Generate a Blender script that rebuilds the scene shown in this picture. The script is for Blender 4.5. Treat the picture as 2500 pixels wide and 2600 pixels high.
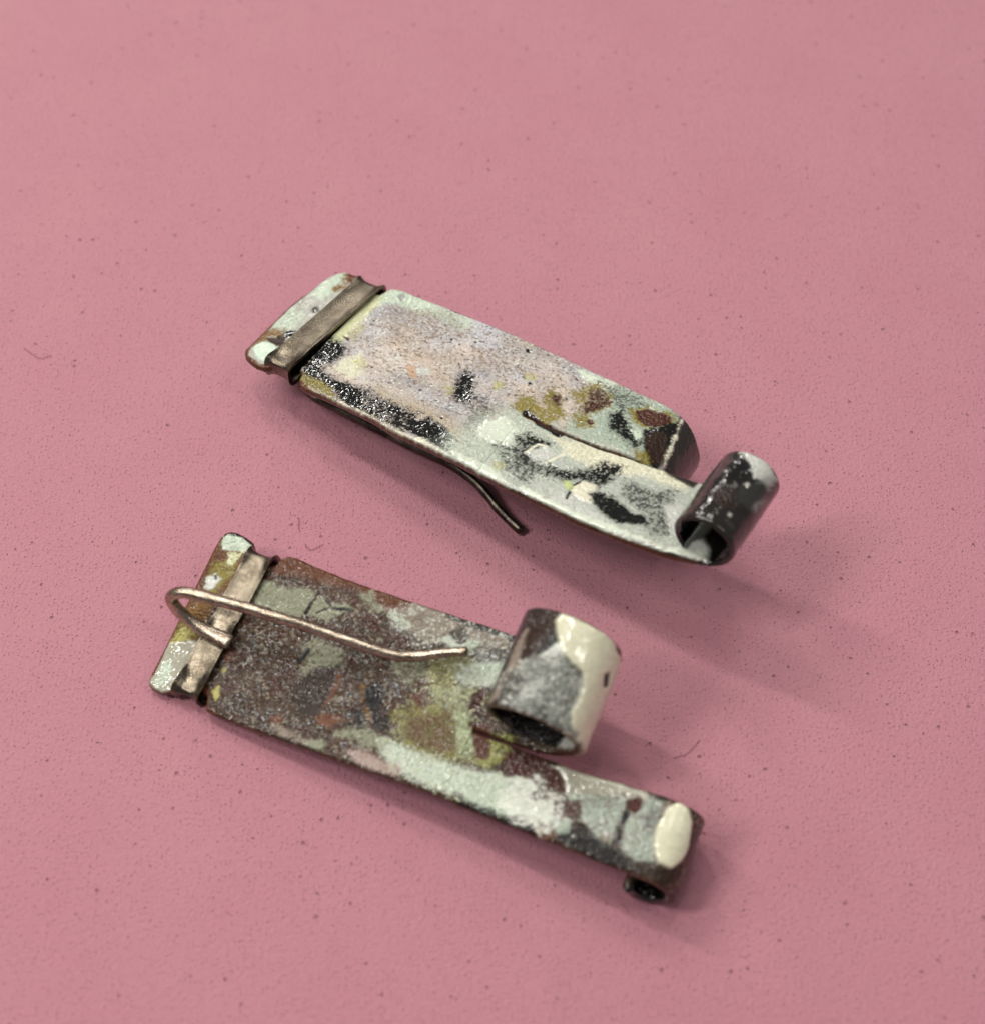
import bpy, math
import numpy as np
from mathutils import Matrix, Vector

sc = bpy.context.scene
for o in list(bpy.data.objects):
    bpy.data.objects.remove(o)
K = 0.1                                   # millimetres -> scene units (1 unit = 1 cm)

# ---------------------------------------------------------------- camera
ELEV, DIST = math.radians(60.083), 9.4857
cam_d = bpy.data.cameras.new('camera'); cam = bpy.data.objects.new('camera', cam_d); sc.collection.objects.link(cam)
cam.location = (0, -DIST * math.cos(ELEV), DIST * math.sin(ELEV))
cam.rotation_euler = (math.pi / 2 - ELEV, 0, 0)
cam_d.sensor_fit = 'HORIZONTAL'; cam_d.sensor_width = 36; cam_d.lens = 36 * 4264.732 / 2500
cam_d.clip_start = 0.05; cam_d.clip_end = 500
cam_d.dof.use_dof = True; cam_d.dof.focus_distance = 9.30; cam_d.dof.aperture_fstop = 0.40
cam_d.dof.aperture_blades = 0
sc.camera = cam

# ---------------------------------------------------------------- room light (indoors: plain dim surroundings and ceiling strips, plus one added for sheen)
world = bpy.data.worlds.new('World'); sc.world = world; world.use_nodes = True
wb = world.node_tree.nodes['Background']; wb.inputs[0].default_value = (1.0, 0.97, 0.94, 1); wb.inputs[1].default_value = 0.14

def strip_lamp(name, loc, target, sx, sy, power, col=(1.0, 0.965, 0.91), roll=0.0):
    d = bpy.data.lights.new(name, 'AREA'); d.shape = 'RECTANGLE'; d.size = sx; d.size_y = sy
    d.energy = power; d.color = col
    o = bpy.data.objects.new(name, d); sc.collection.objects.link(o)
    o.location = loc
    q = (Vector(target) - Vector(loc)).to_track_quat('-Z', 'Y')
    o.rotation_mode = 'QUATERNION'
    o.rotation_quaternion = q @ Matrix.Rotation(roll, 3, 'Z').to_quaternion()
    return o
CEILING_AND_SHEEN = [(-25, 20, 36, 3600), (-20, -3, 31, 3400), (-10, 27, 38, 2300), (-3, 7, 43, 1900),
           (8, 26, 42, 900), (24, -4, 34, 1000), (-22, 95, 46, 5500)]  # last strip, far behind, is added to put sheen on the foam
for i, (x, y, z, pw) in enumerate(CEILING_AND_SHEEN):
    strip_lamp('strip_lamp' + ('.%03d' % i if i else ''), (x, y, z), (0, 2, 0), 2.2, 15, pw * 1.35, roll=0.25 - 0.05 * i)

sc.view_settings.view_transform = 'Standard'; sc.view_settings.look = 'None'
sc.view_settings.exposure = 0.3; sc.view_settings.gamma = 1
sc.render.engine = 'CYCLES'
sc.cycles.use_denoising = True

# ---------------------------------------------------------------- numpy helpers (all lengths in mm)
def hash2(ix, iy, seed):
    h = (ix.astype(np.int64) * 374761393 + iy.astype(np.int64) * 668265263 + seed * 1274126177) & 0xFFFFFFFF
    h = ((h ^ (h >> 13)) * 1274126177) & 0xFFFFFFFF
    h = ((h ^ (h >> 15)) * 2246822519) & 0xFFFFFFFF
    return ((h ^ (h >> 16)) & 0xFFFFFF) / float(0xFFFFFF)

def vnoise(x, y, seed=0):
    x0 = np.floor(x); y0 = np.floor(y)
    fx = x - x0; fy = y - y0
    fx = fx * fx * (3 - 2 * fx); fy = fy * fy * (3 - 2 * fy)
    a = hash2(x0, y0, seed); b = hash2(x0 + 1, y0, seed)
    c = hash2(x0, y0 + 1, seed); d = hash2(x0 + 1, y0 + 1, seed)
    return (a + (b - a) * fx) * (1 - fy) + (c + (d - c) * fx) * fy

def fbm(x, y, seed=0, octv=4):
    r = 0.0; a = 0.5; t = 0.0
    for k in range(octv):
        cs, sn = math.cos(0.7 * k + 0.3), math.sin(0.7 * k + 0.3)
        r = r + a * vnoise((x * cs - y * sn) * 2 ** k + 17.3 * k, (x * sn + y * cs) * 2 ** k - 9.1 * k, seed + k * 13)
        t += a; a *= 0.55
    return r / t - 0.5

def smooth(a, b, x):
    t = np.clip((x - a) / (b - a), 0, 1)
    return t * t * (3 - 2 * t)

def poly_sd(px, py, pts):
    """signed distance to a polygon, positive inside"""
    p = np.asarray(pts, float); n = len(p)
    dmin = np.full(px.shape, 1e9); inside = np.zeros(px.shape, bool)
    for i in range(n):
        a = p[i]; b = p[(i + 1) % n]; e = b - a
        t = np.clip(((px - a[0]) * e[0] + (py - a[1]) * e[1]) / max(e @ e, 1e-9), 0, 1)
        dmin = np.minimum(dmin, (px - a[0] - t * e[0]) ** 2 + (py - a[1] - t * e[1]) ** 2)
        if a[1] != b[1]:
            cr = ((a[1] > py) != (b[1] > py)) & (px < (b[0] - a[0]) * (py - a[1]) / (b[1] - a[1]) + a[0])
            inside ^= cr
    d = np.sqrt(dmin)
    return np.where(inside, d, -d)

def line_sd(px, py, pts, w):
    p = np.asarray(pts, float); dmin = np.full(px.shape, 1e9)
    for i in range(len(p) - 1):
        a = p[i]; e = p[i + 1] - a
        t = np.clip(((px - a[0]) * e[0] + (py - a[1]) * e[1]) / max(e @ e, 1e-9), 0, 1)
        dmin = np.minimum(dmin, (px - a[0] - t * e[0]) ** 2 + (py - a[1] - t * e[1]) ** 2)
    return w - np.sqrt(dmin)

# ---------------------------------------------------------------- sheet pieces: a path in the (u, w) plane swept across v
STEP = 0.05
TH = 0.55

def resample(pts, step=STEP):
    p = np.asarray(pts, float)
    s = np.r_[0, np.cumsum(np.hypot(*np.diff(p, axis=0).T))]
    n = max(4, int(round(s[-1] / step)) + 1)
    q = np.linspace(0, s[-1], n)
    return np.stack([np.interp(q, s, p[:, 0]), np.interp(q, s, p[:, 1])], 1), q

def arc(cu, cw, ru, rw, a0, a1, ru1=None, rw1=None, n=160):
    a = np.radians(np.linspace(a0, a1, n)); k = np.linspace(0, 1, n) ** 1.5
    ru1 = ru if ru1 is None else ru1; rw1 = rw if rw1 is None else rw1
    return [(cu + (ru + (ru1 - ru) * kk) * math.cos(x), cw + (rw + (rw1 - rw) * kk) * math.sin(x)) for x, kk in zip(a, k)]

def sheet(spec, relief=None):
    """returns dict: P (2, n, m, 3) local points of top and bottom face, S, V painted coordinates"""
    path, q = resample(spec['path'])
    s = q + spec['path'][0][0]
    tan = np.gradient(path, axis=0); tan /= np.linalg.norm(tan, axis=1)[:, None]
    nor = np.stack([-tan[:, 1], tan[:, 0]], 1)
    sk = spec.get('seed', 1)
    vn = np.interp(s, *zip(*spec['near'])) + 0.10 * fbm(s * 0.9, s * 0 + 3.3, sk) + 0.03 * fbm(s * 5, s * 0, sk + 5)
    vf = np.interp(s, *zip(*spec['far'])) + 0.10 * fbm(s * 0.9, s * 0 + 8.3, sk + 1) + 0.03 * fbm(s * 5, s * 0, sk + 6)
    m = max(8, int(round(np.max(vf - vn) / STEP)) + 1)
    f = np.linspace(0, 1, m)
    # a few extra columns hug both edges so that the rounded rim is resolved
    V = vn[:, None] + (vf - vn)[:, None] * f[None, :]
    S = np.repeat(s[:, None], m, 1)
    d = np.full(V.shape, 9.0)
    if spec.get('en', 1): d = np.minimum(d, V - vn[:, None])
    if spec.get('ef', 1): d = np.minimum(d, vf[:, None] - V)
    if spec.get('e0'): d = np.minimum(d, S - s[0])
    if spec.get('e1'): d = np.minimum(d, s[-1] - S)
    rr = 0.24
    k = np.clip(1 - np.maximum(d, 0) / rr, 0, 1)
    drop = rr * (1 - np.sqrt(np.clip(1 - k * k, 0, 1)))
    th = TH * np.interp(S, *spec['thin']) if 'thin' in spec else TH
    drop = np.minimum(drop, th * .45)
    ht = -drop; hb = -th + drop
    if relief is not None:
        rt, rb = relief(S, V)
        fade = np.clip(d / 0.12, 0, 1)
        ht = ht + rt * fade; hb = hb - rb * fade
    bend = spec.get('bend')
    out = []
    for h in (ht, hb):
        U = path[:, 0][:, None] + nor[:, 0][:, None] * h
        W = path[:, 1][:, None] + nor[:, 1][:, None] * h
        VV = V
        if bend is not None:
            W = W + bend(S, V)
        if 'taper' in spec:
            VV = spec['taper'](U, V, W)
        out.append(np.stack([U, VV, W], -1))
    return dict(P=np.stack(out), S=S, V=V)

R = math.radians
# upper earring, seen from its front
A_HEAD = dict(path=[(-0.36, 0), (2.0, 0)], near=[(-0.36, 1.0), (-0.28, 0.62), (0.0, 0.32), (0.5, 0.12), (0.95, 0.02), (1.5, 0.08), (1.75, 0.3), (1.95, 0.75), (2.2, 0.85)],
              far=[(-0.36, 2.9), (-0.25, 5.1), (0.0, 6.6), (0.3, 8.25), (0.6, 8.8), (0.95, 9.08), (1.5, 9.13), (2.0, 9.15)], e0=1, e1=0, seed=11)
A_BODY = dict(path=[(3.45, 0), (16.3, 0)], near=[(3.45, 0.9), (3.75, 0.72), (3.85, 0.3), (4.1, 0.02), (4.5, -0.08), (6.5, 0.0), (8.6, -0.1), (10.7, -0.3), (14.6, -0.38), (16.5, -0.5)],
              far=[(3.45, 8.3), (3.85, 8.45), (3.97, 8.85), (4.15, 9.2), (4.6, 9.37), (7.9, 9.46), (12.2, 9.5), (16.3, 9.25)], e0=0, seed=12)
A_FAR = dict(path=[(16.3, 0)] + [(x, 0) for x in np.linspace(16.5, 22.4, 30)] + arc(22.6, -2.6, 2.45, 2.6, 88, -150),
             near=[(16.3, 4.40), (18.7, 4.27), (21, 4.33), (24.4, 4.68), (40, 4.8)], far=[(16.3, 9.25), (18.2, 9.12), (22, 8.92), (24.0, 8.75), (25.5, 8.5), (40, 8.5)], e1=1, seed=13)
A_NEAR = dict(path=[(x, 0) for x in np.linspace(16.3, 29.2, 40)] + arc(29.3, 1.36, 1.38, 1.36, -90, 226),
              near=[(16.3, -0.5), (18.4, -0.63), (21.0, -0.68), (22.7, -0.75), (24.3, -0.68), (26, -0.55), (28, -0.3), (29.5, 0.1), (31, 0.25), (40, 0.25)],
              far=[(16.3, 4.36), (18.7, 4.21), (21, 4.25), (24.4, 4.6), (26.8, 4.85), (29, 4.8), (31, 5.5), (40, 5.55)], e1=1, seed=14, thin=([27, 30, 40], [1, .6, .5]))
# lower earring, seen from its back
B_HEAD = dict(path=[(-0.22, 0), (2.0, 0)], near=[(-0.22, 0.62), (-0.1, 0.38), (0.2, 0.2), (0.9, 0.18), (1.35, 0.38), (1.6, 0.8), (2.2, 0.9)],
              far=[(-0.22, 7.2), (-0.16, 8.9), (0.0, 9.5), (0.3, 9.7), (0.6, 9.75), (1.2, 9.7), (1.7, 9.55), (2.0, 9.2)], e0=1, seed=21)
B_BODY = dict(path=[(2.9, 0), (17.2, 0)], near=[(2.9, 1.0), (3.3, 0.85), (3.42, 0.45), (3.55, 0.22), (4.1, 0.13), (7.8, 0.19), (10.7, 0.3), (14, 0.42), (17.2, 0.52)],
              far=[(2.9, 8.6), (3.5, 8.8), (3.68, 9.25), (3.95, 9.5), (4.5, 9.57), (6.3, 9.43), (9.3, 9.42), (13.7, 9.55), (17.2, 9.66)], seed=22)
B_FAR = dict(path=[(x, 0) for x in np.linspace(17.2, 20.5, 16)] + arc(20.6, 2.2, 2.2, 2.2, -90, 232),
             near=[(17.2, 4.30), (20.6, 4.42), (23, 4.8), (27, 5.0), (40, 5.0)], far=[(17.2, 9.66), (20.6, 9.8), (24, 10.2), (28, 10.35), (40, 10.35)], e1=1, seed=23, thin=([20, 24, 40], [1, .75, .7]))
B_NEAR = dict(path=[(x, 0) for x in np.linspace(17.2, 27.9, 40)] + arc(28.0, -1.85, 1.45, 1.85, 90, -205, 1.2, 1.5),
              near=[(17.2, 0.52), (20.3, 0.47), (23.3, 0.48), (25.7, 0.48), (28.5, 0.5), (31, 0.2), (34, -0.15), (40, -0.2)],
              far=[(17.2, 4.22), (22.6, 4.27), (24.5, 4.41), (25.9, 4.5), (27.3, 4.62), (29, 4.6), (40, 4.55)], e1=1, seed=24)
PIECES = {'A': dict(head=A_HEAD, body=A_BODY, far=A_FAR, near=A_NEAR), 'B': dict(head=B_HEAD, body=B_BODY, far=B_FAR, near=B_NEAR)}

# ---------------------------------------------------------------- enamel patches: pigment, line half-width (0 = area), softness, raggedness, stipple, cover, (u, v) mm
PATCHES = {
 'At': [
  ('headgrey',0,0.1,0,0,1.0,[(-1.6,-3.19),(-8.77,5.59),(0.58,10.86),(3.16,9.33),(3.32,0.17)]),
  ('mint',0,0.5,0.3,0.3,1.0,[(0.05,6.39),(0.58,8.75),(1.0,8.99),(1.49,8.23),(1.26,7.52),(1.11,6.26)]),
  ('mint',0,0.5,0.3,0.5,0.6,[(-0.24,2.51),(-0.17,4.82),(0.88,4.84),(1.17,3.31),(0.58,2.55)]),
  ('gold',0.32,0.4,0.3,1.1,0.72,[(-0.09,1.2),(-0.02,2.49),(0.8,2.82)]),
  ('brown',0.24,0.15,0.15,0.3,1.0,[(2.03,0.37),(1.16,0.0),(-0.01,0.28),(-0.46,0.85),(-0.39,2.56),(-0.4,4.83),(-0.1,6.74)]),
  ('mint2',0,0.2,0.3,0.3,1.0,[(0.02,0.99),(0.21,1.65),(0.87,1.89),(1.53,1.44),(1.52,0.75),(1.09,0.37),(0.36,0.63)]),
  ('dkbrown',0,0.1,0.15,0.3,1.0,[(0.28,2.11),(0.72,2.36),(0.72,2.64),(1.24,2.51),(1.39,2.04),(1.09,1.88),(0.5,1.95)]),
  ('black',0,0.2,0.3,0.75,0.97,[(0.69,2.97),(1.21,3.4),(1.69,3.19),(1.28,2.61)]),
  ('gold',0.2,0.4,0.3,1.1,0.72,[(1.19,8.8),(1.53,8.11),(1.34,7.56)]),
  ('brown',0,0.12,0.15,0.3,1.0,[(0.93,9.25),(2.33,9.3),(2.7,8.48),(1.87,8.3),(1.42,8.41)]),
  ('dkgrey',0,0.3,0.3,0.5,0.7,[(0.95,5.31),(1.1,5.69),(1.48,5.47),(1.33,5.1)]),
  ('mintyel',0.55,0.5,0.3,0.25,1.0,[(3.97,8.47),(3.66,7.42),(3.64,6.27),(3.62,5.13),(3.67,4.04)]),
  ('mint',0,0.8,0.3,0.5,1.0,[(3.83,8.53),(4.1,9.2),(5.33,9.39),(7.23,9.17),(6.84,8.23),(5.08,8.23),(4.26,7.76)]),
  ('grey',0,0.15,0.3,0.4,1.0,[(4.8,8.79),(4.99,9.12),(5.39,8.84),(5.2,8.51)]),
  ('mint',0.45,0.9,0.3,0.7,0.6,[(6.13,8.97),(8.24,8.89),(9.38,8.69)]),
  ('brownfleck',0,1.0,0.3,1.2,0.3,[(5.43,7.43),(8.31,8.78),(9.84,7.98),(8.15,6.74),(6.14,6.7)]),
  ('brownfleck',0,0.4,0.3,1,0.3,[(6.12,6.13),(6.92,6.31),(7.37,5.8),(6.64,5.67)]),
  ('brownfleck',0,0.4,0.3,1,0.3,[(7.45,5.1),(8.31,5.45),(8.97,5.22),(8.28,4.62)]),
  ('peach',0,0.25,0.3,0.4,0.8,[(8.58,4.25),(9.11,4.42),(9.49,3.71),(9.21,3.55)]),
  ('palegrey',0,0.15,0.3,0.1,1.0,[(9.18,4.33),(9.79,4.75),(10.01,4.27),(9.51,3.98)]),
  ('brownfleck',0,0.4,0.3,1,0.3,[(9.29,3.72),(10.42,4.24),(10.49,3.56),(9.79,3.28)]),
  ('brownfleck',0,0.6,0.3,1.1,0.3,[(11.14,7.21),(12.81,7.75),(13.68,6.38),(12.26,6.09)]),
  ('yellow',0,0.3,0.3,1,0.4,[(4.31,4.75),(4.43,5.59),(4.74,4.86),(4.7,4.35)]),
  ('rust',0,0.1,0.1,0.3,1.0,[(3.88,4.41),(4.45,4.48),(4.49,4.23)]),
  ('cream',0,0.6,0.3,0.5,0.8,[(4.95,2.99),(5.69,3.68),(6.72,2.52),(6.2,1.82),(5.07,1.98)]),
  ('beige',0,1.2,0.3,0.6,0.8,[(8.12,2.0),(10.53,2.08),(12.49,2.06),(13.82,1.93),(14.86,0.92),(14.62,0.28),(12.72,1.43),(10.97,1.43),(8.58,1.34)]),
  ('black',0,0.7,0.3,0.75,0.97,[(3.34,3.92),(3.85,3.94),(4.68,3.79),(4.99,3.15),(4.72,2.45),(4.43,2.01),(4.76,1.0),(4.61,0.38),(3.69,0.65),(3.27,1.48),(3.29,2.58)]),
  ('black',0,0.6,0.3,0.75,0.97,[(4.47,0.43),(4.63,1.45),(5.9,1.39),(7.17,1.59),(7.94,1.5),(8.38,0.45),(8.15,-0.06),(7.26,0.07),(6.23,0.39),(5.38,0.43)]),
  ('black',0,0.8,0.3,1.2,0.6,[(7.72,1.38),(9.38,1.29),(11.02,1.46),(11.38,0.65),(10.07,0.28),(8.51,0.4)]),
  ('black',0,0.8,0.3,1.2,0.65,[(7.74,1.12),(9.54,1.38),(11.11,1.38),(11.57,0.13),(10.08,0.03),(8.59,0.19)]),
  ('black',0,0.3,0.3,0.75,0.97,[(11.2,0.67),(11.8,1.65),(13.05,1.36),(14.01,0.92),(14.61,0.22),(14.32,-0.13),(13.22,-0.04),(12.23,0.01),(11.24,0.19)]),
  ('olive',0,0.4,0.3,1.1,0.72,[(3.57,0.85),(4.25,0.77),(5.38,0.75),(6.35,0.39),(5.96,-0.03),(4.66,0.21),(3.92,0.31)]),
  ('whitecream',0.12,0.25,0.35,1,0.8,[(6.89,-0.08),(8.2,-0.1),(9.7,-0.26),(10.91,-0.31),(12.52,-0.13),(14.12,-0.25)]),
  ('brown',0.17,0.14,0.12,0.3,1.0,[(3.67,0.23),(5.04,-0.17),(6.75,-0.29),(8.87,-0.48),(10.98,-0.71),(12.91,-0.71),(14.8,-0.71),(16.72,-0.8),(18.6,-0.89),(21.2,-0.95)]),
  ('black',0,0.5,0.3,1.1,0.85,[(11.56,5.56),(12.27,5.43),(12.92,4.43),(12.93,3.59),(12.1,3.24),(11.76,4.35)]),
  ('black',0,0.6,0.3,1.2,0.55,[(12.68,3.83),(13.81,4.03),(14.91,3.64),(14.55,2.86),(13.39,3.34)]),
  ('brownblack',0,0.5,0.3,1.2,0.55,[(13.62,2.83),(14.63,3.03),(15.34,1.93),(15.39,0.97),(14.21,1.78)]),
  ('nearmint',0,2.0,0.7,0.7,1.0,[(13.77,0.15),(14.38,3.01),(15.56,4.45),(18.68,4.23),(23.34,4.47),(26.84,4.95),(32.19,6.08),(33.03,1.02),(24.06,-0.94),(19.51,-0.72),(14.77,-0.5)]),
  ('dkgrey',0,0.6,0.6,1.3,0.24,[(17.49,1.67),(21.34,3.0),(25.71,3.98),(27.12,2.86),(27.38,0.9),(24.63,0.13),(20.65,-0.05),(18.1,0.01)]),
  ('palegrey',0,0.6,0.6,1.3,0.3,[(17.49,1.67),(21.34,3.0),(25.71,3.98),(27.12,2.86),(27.38,0.9),(24.63,0.13),(20.65,-0.05),(18.1,0.01)]),
  ('whitemint',0,0.5,0.3,0.4,1.0,[(14.65,2.86),(15.41,3.61),(16.55,3.13),(16.9,1.97),(15.9,1.64),(14.97,1.91)]),
  ('whitemint',0,0.35,0.3,0.3,1.0,[(14.3,0.04),(15.52,0.19),(17.06,0.11),(18.28,-0.37),(16.88,-0.47),(15.48,-0.32)]),
  ('black',0,0.5,0.3,1.1,0.7,[(16.8,2.77),(17.23,3.27),(18.78,3.3),(18.41,2.71),(17.94,2.19),(18.29,1.55),(17.9,1.44),(17.12,2.09)]),
  ('palegrey',0,0.3,0.3,0.3,1.0,[(17.96,2.08),(18.55,2.92),(19.24,2.7),(18.83,1.86),(18.37,1.71)]),
  ('whitecream',0.07,0.08,0.1,0.3,1.0,[(17.82,2.01),(18.06,2.82),(18.55,2.92)]),
  ('whitecream',0.06,0.08,0.15,0.3,1.0,[(18.43,1.62),(19.16,1.93),(19.64,2.94)]),
  ('cream',0,0.6,0.3,0.3,1.0,[(18.34,3.72),(20.27,4.03),(22.82,4.29),(26.48,4.98),(26.57,3.85),(24.05,3.68),(21.84,2.88),(19.97,3.0)]),
  ('black',0,0.6,0.3,1.2,0.55,[(17.73,1.71),(18.56,1.7),(19.83,1.71),(20.77,1.66),(20.66,1.24),(19.16,1.32),(18.08,1.3)]),
  ('black',0,0.5,0.3,1.1,0.75,[(19.32,1.6),(20.48,2.05),(21.27,2.4),(21.8,3.49),(22.74,3.59),(22.74,2.59),(22.37,1.94),(21.25,1.73),(20.34,1.3),(19.39,1.2)]),
  ('dkgrey',0,0.7,0.3,1.2,0.5,[(16.09,1.63),(17.23,2.04),(19.13,1.2),(18.78,0.28),(17.43,0.69)]),
  ('palegrey',0,0.5,0.3,0.3,1.0,[(20.36,0.44),(21.29,0.54),(22.62,0.24),(24.01,0.09),(23.24,-0.25),(21.6,-0.25),(20.75,-0.21)]),
  ('dkgrey',0,0.8,0.3,1.2,0.55,[(23.5,2.7),(25.04,2.84),(25.93,3.57),(26.06,2.45),(26.65,1.52),(25.43,1.56),(24.4,1.81)]),
  ('dkgrey',0,0.6,0.3,1.2,0.5,[(25.29,0.94),(26.65,1.52),(27.38,0.9),(26.46,0.57)]),
  ('black',0.1,0.1,0.15,0.3,1.0,[(21.38,0.27),(21.25,0.96),(21.42,1.88)]),
  ('whitecream',0,0.12,0.15,0.1,1.0,[(21.33,0.84),(21.44,1.83),(22.22,1.85),(22.43,1.21),(22.62,0.67),(22.21,0.53),(21.56,0.65)]),
  ('black',0,0.3,0.3,0.75,0.97,[(22.17,1.16),(22.59,1.57),(23.49,1.55),(24.53,1.3),(25.53,1.24),(25.77,0.96),(25.19,0.57),(24.42,0.22),(23.75,0.26),(22.85,0.69)]),
  ('yelgreen',0,0.3,0.3,0.5,0.7,[(20.62,1.25),(20.92,1.31),(21.22,0.94),(20.88,0.96)]),
  ('palegrey',0,0.4,0.3,0.2,1.0,[(26.0,2.42),(26.72,2.84),(27.04,1.96),(28.1,1.32),(29.46,1.09),(29.0,0.2),(27.17,0.99)]),
  ('whitemint',0.16,0.3,0.3,0.8,0.9,[(19.12,-0.28),(20.87,-0.4),(23.33,-0.41),(25.59,-0.14),(27.51,-0.06),(29.2,0.42)]),
  ('brownblack',0.13,0.12,0.1,0.3,1.0,[(18.51,-0.64),(21.06,-0.72),(22.75,-0.8),(24.32,-0.73),(25.83,-0.57),(27.32,-0.42),(28.73,-0.16),(29.7,0.2)]),
  ('farmint',0,0.6,0.3,0.7,1.0,[(16.85,8.71),(18.34,8.91),(21.22,8.74),(23.55,8.8),(24.51,6.36),(23.44,4.77),(20.89,4.52),(18.63,4.32),(18.77,5.79),(19.9,7.33),(18.74,8.22)]),
  ('whitemint',0,0.4,0.3,0.5,1.0,[(16.92,8.75),(18.0,8.84),(19.51,8.99),(19.35,8.3),(17.81,8.21)]),
  ('dkgrey',0,0.7,0.3,1.2,0.4,[(18.57,8.51),(20.53,8.34),(21.69,8.23),(21.79,7.4),(20.62,7.37),(19.49,7.74)]),
  ('olive',0,0.4,0.3,1.1,0.72,[(15.3,4.56),(15.34,5.42),(15.93,5.76),(16.39,5.31),(17.09,5.33),(16.45,5.99),(16.58,6.78),(17.22,6.43),(17.89,5.79),(18.1,5.28),(17.69,4.34),(16.83,4.23),(16.05,4.41)]),
  ('black',0.17,0.1,0.35,0.2,1.0,[(16.28,4.42),(16.96,4.31),(17.61,4.17),(18.22,4.09),(18.66,4.03)]),
  ('black',0.05,0.06,0.08,0.3,1.0,[(18.49,4.24),(19.94,4.27),(21.02,4.29),(22.11,4.43),(23.34,4.47),(24.44,4.57)]),
  ('rustdark',0,0.4,0.15,0.3,1.0,[(16.8,6.39),(17.14,6.52),(17.5,6.08),(17.59,5.77),(17.15,6.01)]),
  ('olive',0,0.4,0.3,1.1,0.72,[(17.68,7.09),(18.17,8.08),(18.81,8.26),(19.66,7.84),(19.95,7.17),(19.58,6.45),(19.03,5.75),(18.6,6.71),(18.32,6.55)]),
  ('rustdark',0,0.4,0.3,1.1,0.72,[(18.41,7.83),(19.12,8.05),(19.81,7.41),(19.65,6.81),(19.12,5.99),(18.82,6.33),(18.76,7.06)]),
  ('olive',0,0.4,0.3,1.1,0.72,[(18.72,5.64),(19.42,6.1),(19.96,5.41),(19.27,4.94)]),
  ('rust',0,0.1,0.3,0.3,1.0,[(19.39,5.77),(19.62,5.84),(19.78,5.55),(19.61,5.46)]),
  ('black',0,0.45,0.3,1.1,0.85,[(20.32,6.69),(20.7,7.22),(21.54,6.38),(22.1,6.2),(22.86,5.65),(22.67,5.18),(21.77,5.51),(20.99,5.69)]),
  ('mint',0,0.15,0.3,0.2,1.0,[(21.85,6.25),(22.36,6.54),(22.7,6.18),(22.46,5.73)]),
  ('olive',0,0.4,0.3,1.1,0.72,[(21.04,7.6),(21.6,8.06),(22.43,8.21),(23.36,8.5),(23.64,7.97),(23.14,6.93),(22.28,6.68),(21.43,7.07)]),
  ('rust',0,0.08,0.15,0.1,1.0,[(21.35,7.66),(21.86,8.08),(22.63,8.17),(23.3,8.27),(23.43,7.87),(22.97,7.23),(22.42,6.91),(21.74,7.12)]),
  ('black',0,0.3,0.3,0.75,0.97,[(22.39,6.49),(23.03,7.12),(23.76,8.41),(24.78,6.52),(24.41,4.61),(23.57,4.85)]),
  ('dkbrown',0,0.2,0.3,0.3,1.0,[(22.68,6.29),(23.05,6.75),(23.6,7.07),(24.04,6.58),(24.24,5.72),(24.16,5.07),(23.55,5.2),(22.99,5.73)]),
  ('olive',0,0.4,0.3,1.1,0.72,[(22.75,5.04),(23.34,5.26),(23.83,4.7),(23.31,4.52)]),
  ('glassdark',0,0.25,0.25,0.3,1.0,[(23.45,8.74),(25.35,9.46),(27.07,7.84),(26.78,4.09),(24.94,4.44),(24.55,5.65),(24.22,7.06)]),
  ('yellow',0,0.4,0.3,1,0.35,[(14.65,7.11),(14.87,7.31),(15.14,6.99),(14.96,6.78)]),
  ('yellow',0,0.4,0.3,1,0.35,[(13.63,5.53),(13.85,5.74),(14.13,5.42),(13.95,5.22)]),
  ('yellow',0,0.4,0.3,1,0.35,[(14.72,7.12),(14.94,7.32),(15.22,7.0),(15.04,6.8)]),
  ('yellow',0,0.4,0.3,1,0.35,[(13.6,5.55),(13.82,5.76),(14.1,5.44),(13.92,5.24)]),
  ('yellow',0,0.4,0.3,1,0.35,[(16.8,0.52),(17.01,0.71),(17.26,0.43),(17.09,0.23)]),
  ('yellow',0,0.4,0.3,1,0.35,[(11.34,3.92),(11.55,4.13),(11.84,3.82),(11.66,3.61)]),
  ('yellow',0,0.4,0.3,1,0.35,[(5.96,3.17),(6.18,3.38),(6.48,3.06),(6.31,2.86)]),
  ('black',0,0.07,0.1,0.05,1.0,[(13.64,8.69),(13.75,8.83),(13.99,8.76),(14.0,8.55),(13.83,8.5)]),
  ('black',0,0.07,0.1,0.05,1.0,[(16.48,7.68),(16.53,7.74),(16.64,7.7),(16.64,7.61),(16.57,7.59)]),
  ('black',0,0.07,0.1,0.05,1.0,[(17.58,6.49),(17.64,6.57),(17.76,6.53),(17.77,6.42),(17.68,6.39)]),
  ('black',0,0.07,0.1,0.05,1.0,[(15.45,5.88),(15.49,5.94),(15.58,5.91),(15.59,5.83),(15.52,5.81)]),
  ('black',0,0.07,0.1,0.05,1.0,[(17.03,7.24),(17.07,7.29),(17.15,7.26),(17.15,7.19),(17.09,7.18)]),
  ('black',0,0.07,0.1,0.05,1.0,[(21.19,5.05),(21.23,5.1),(21.32,5.07),(21.32,4.99),(21.26,4.98)]),
  ('black',0,0.07,0.1,0.05,1.0,[(10.73,7.81),(10.77,7.86),(10.87,7.83),(10.87,7.75),(10.81,7.73)]),
  ('black',0,0.07,0.1,0.05,1.0,[(10.9,5.89),(10.94,5.95),(11.04,5.92),(11.05,5.84),(10.98,5.82)]),
  ('black',0,0.07,0.1,0.05,1.0,[(12.34,1.87),(12.41,1.96),(12.58,1.91),(12.59,1.78),(12.47,1.75)]),
  ('black',0,0.07,0.1,0.05,1.0,[(6.74,3.16),(6.79,3.24),(6.93,3.2),(6.94,3.09),(6.85,3.07)]),
  ('black',0,0.07,0.1,0.05,1.0,[(15.18,6.5),(15.23,6.57),(15.33,6.53),(15.34,6.44),(15.26,6.42)]),
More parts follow.
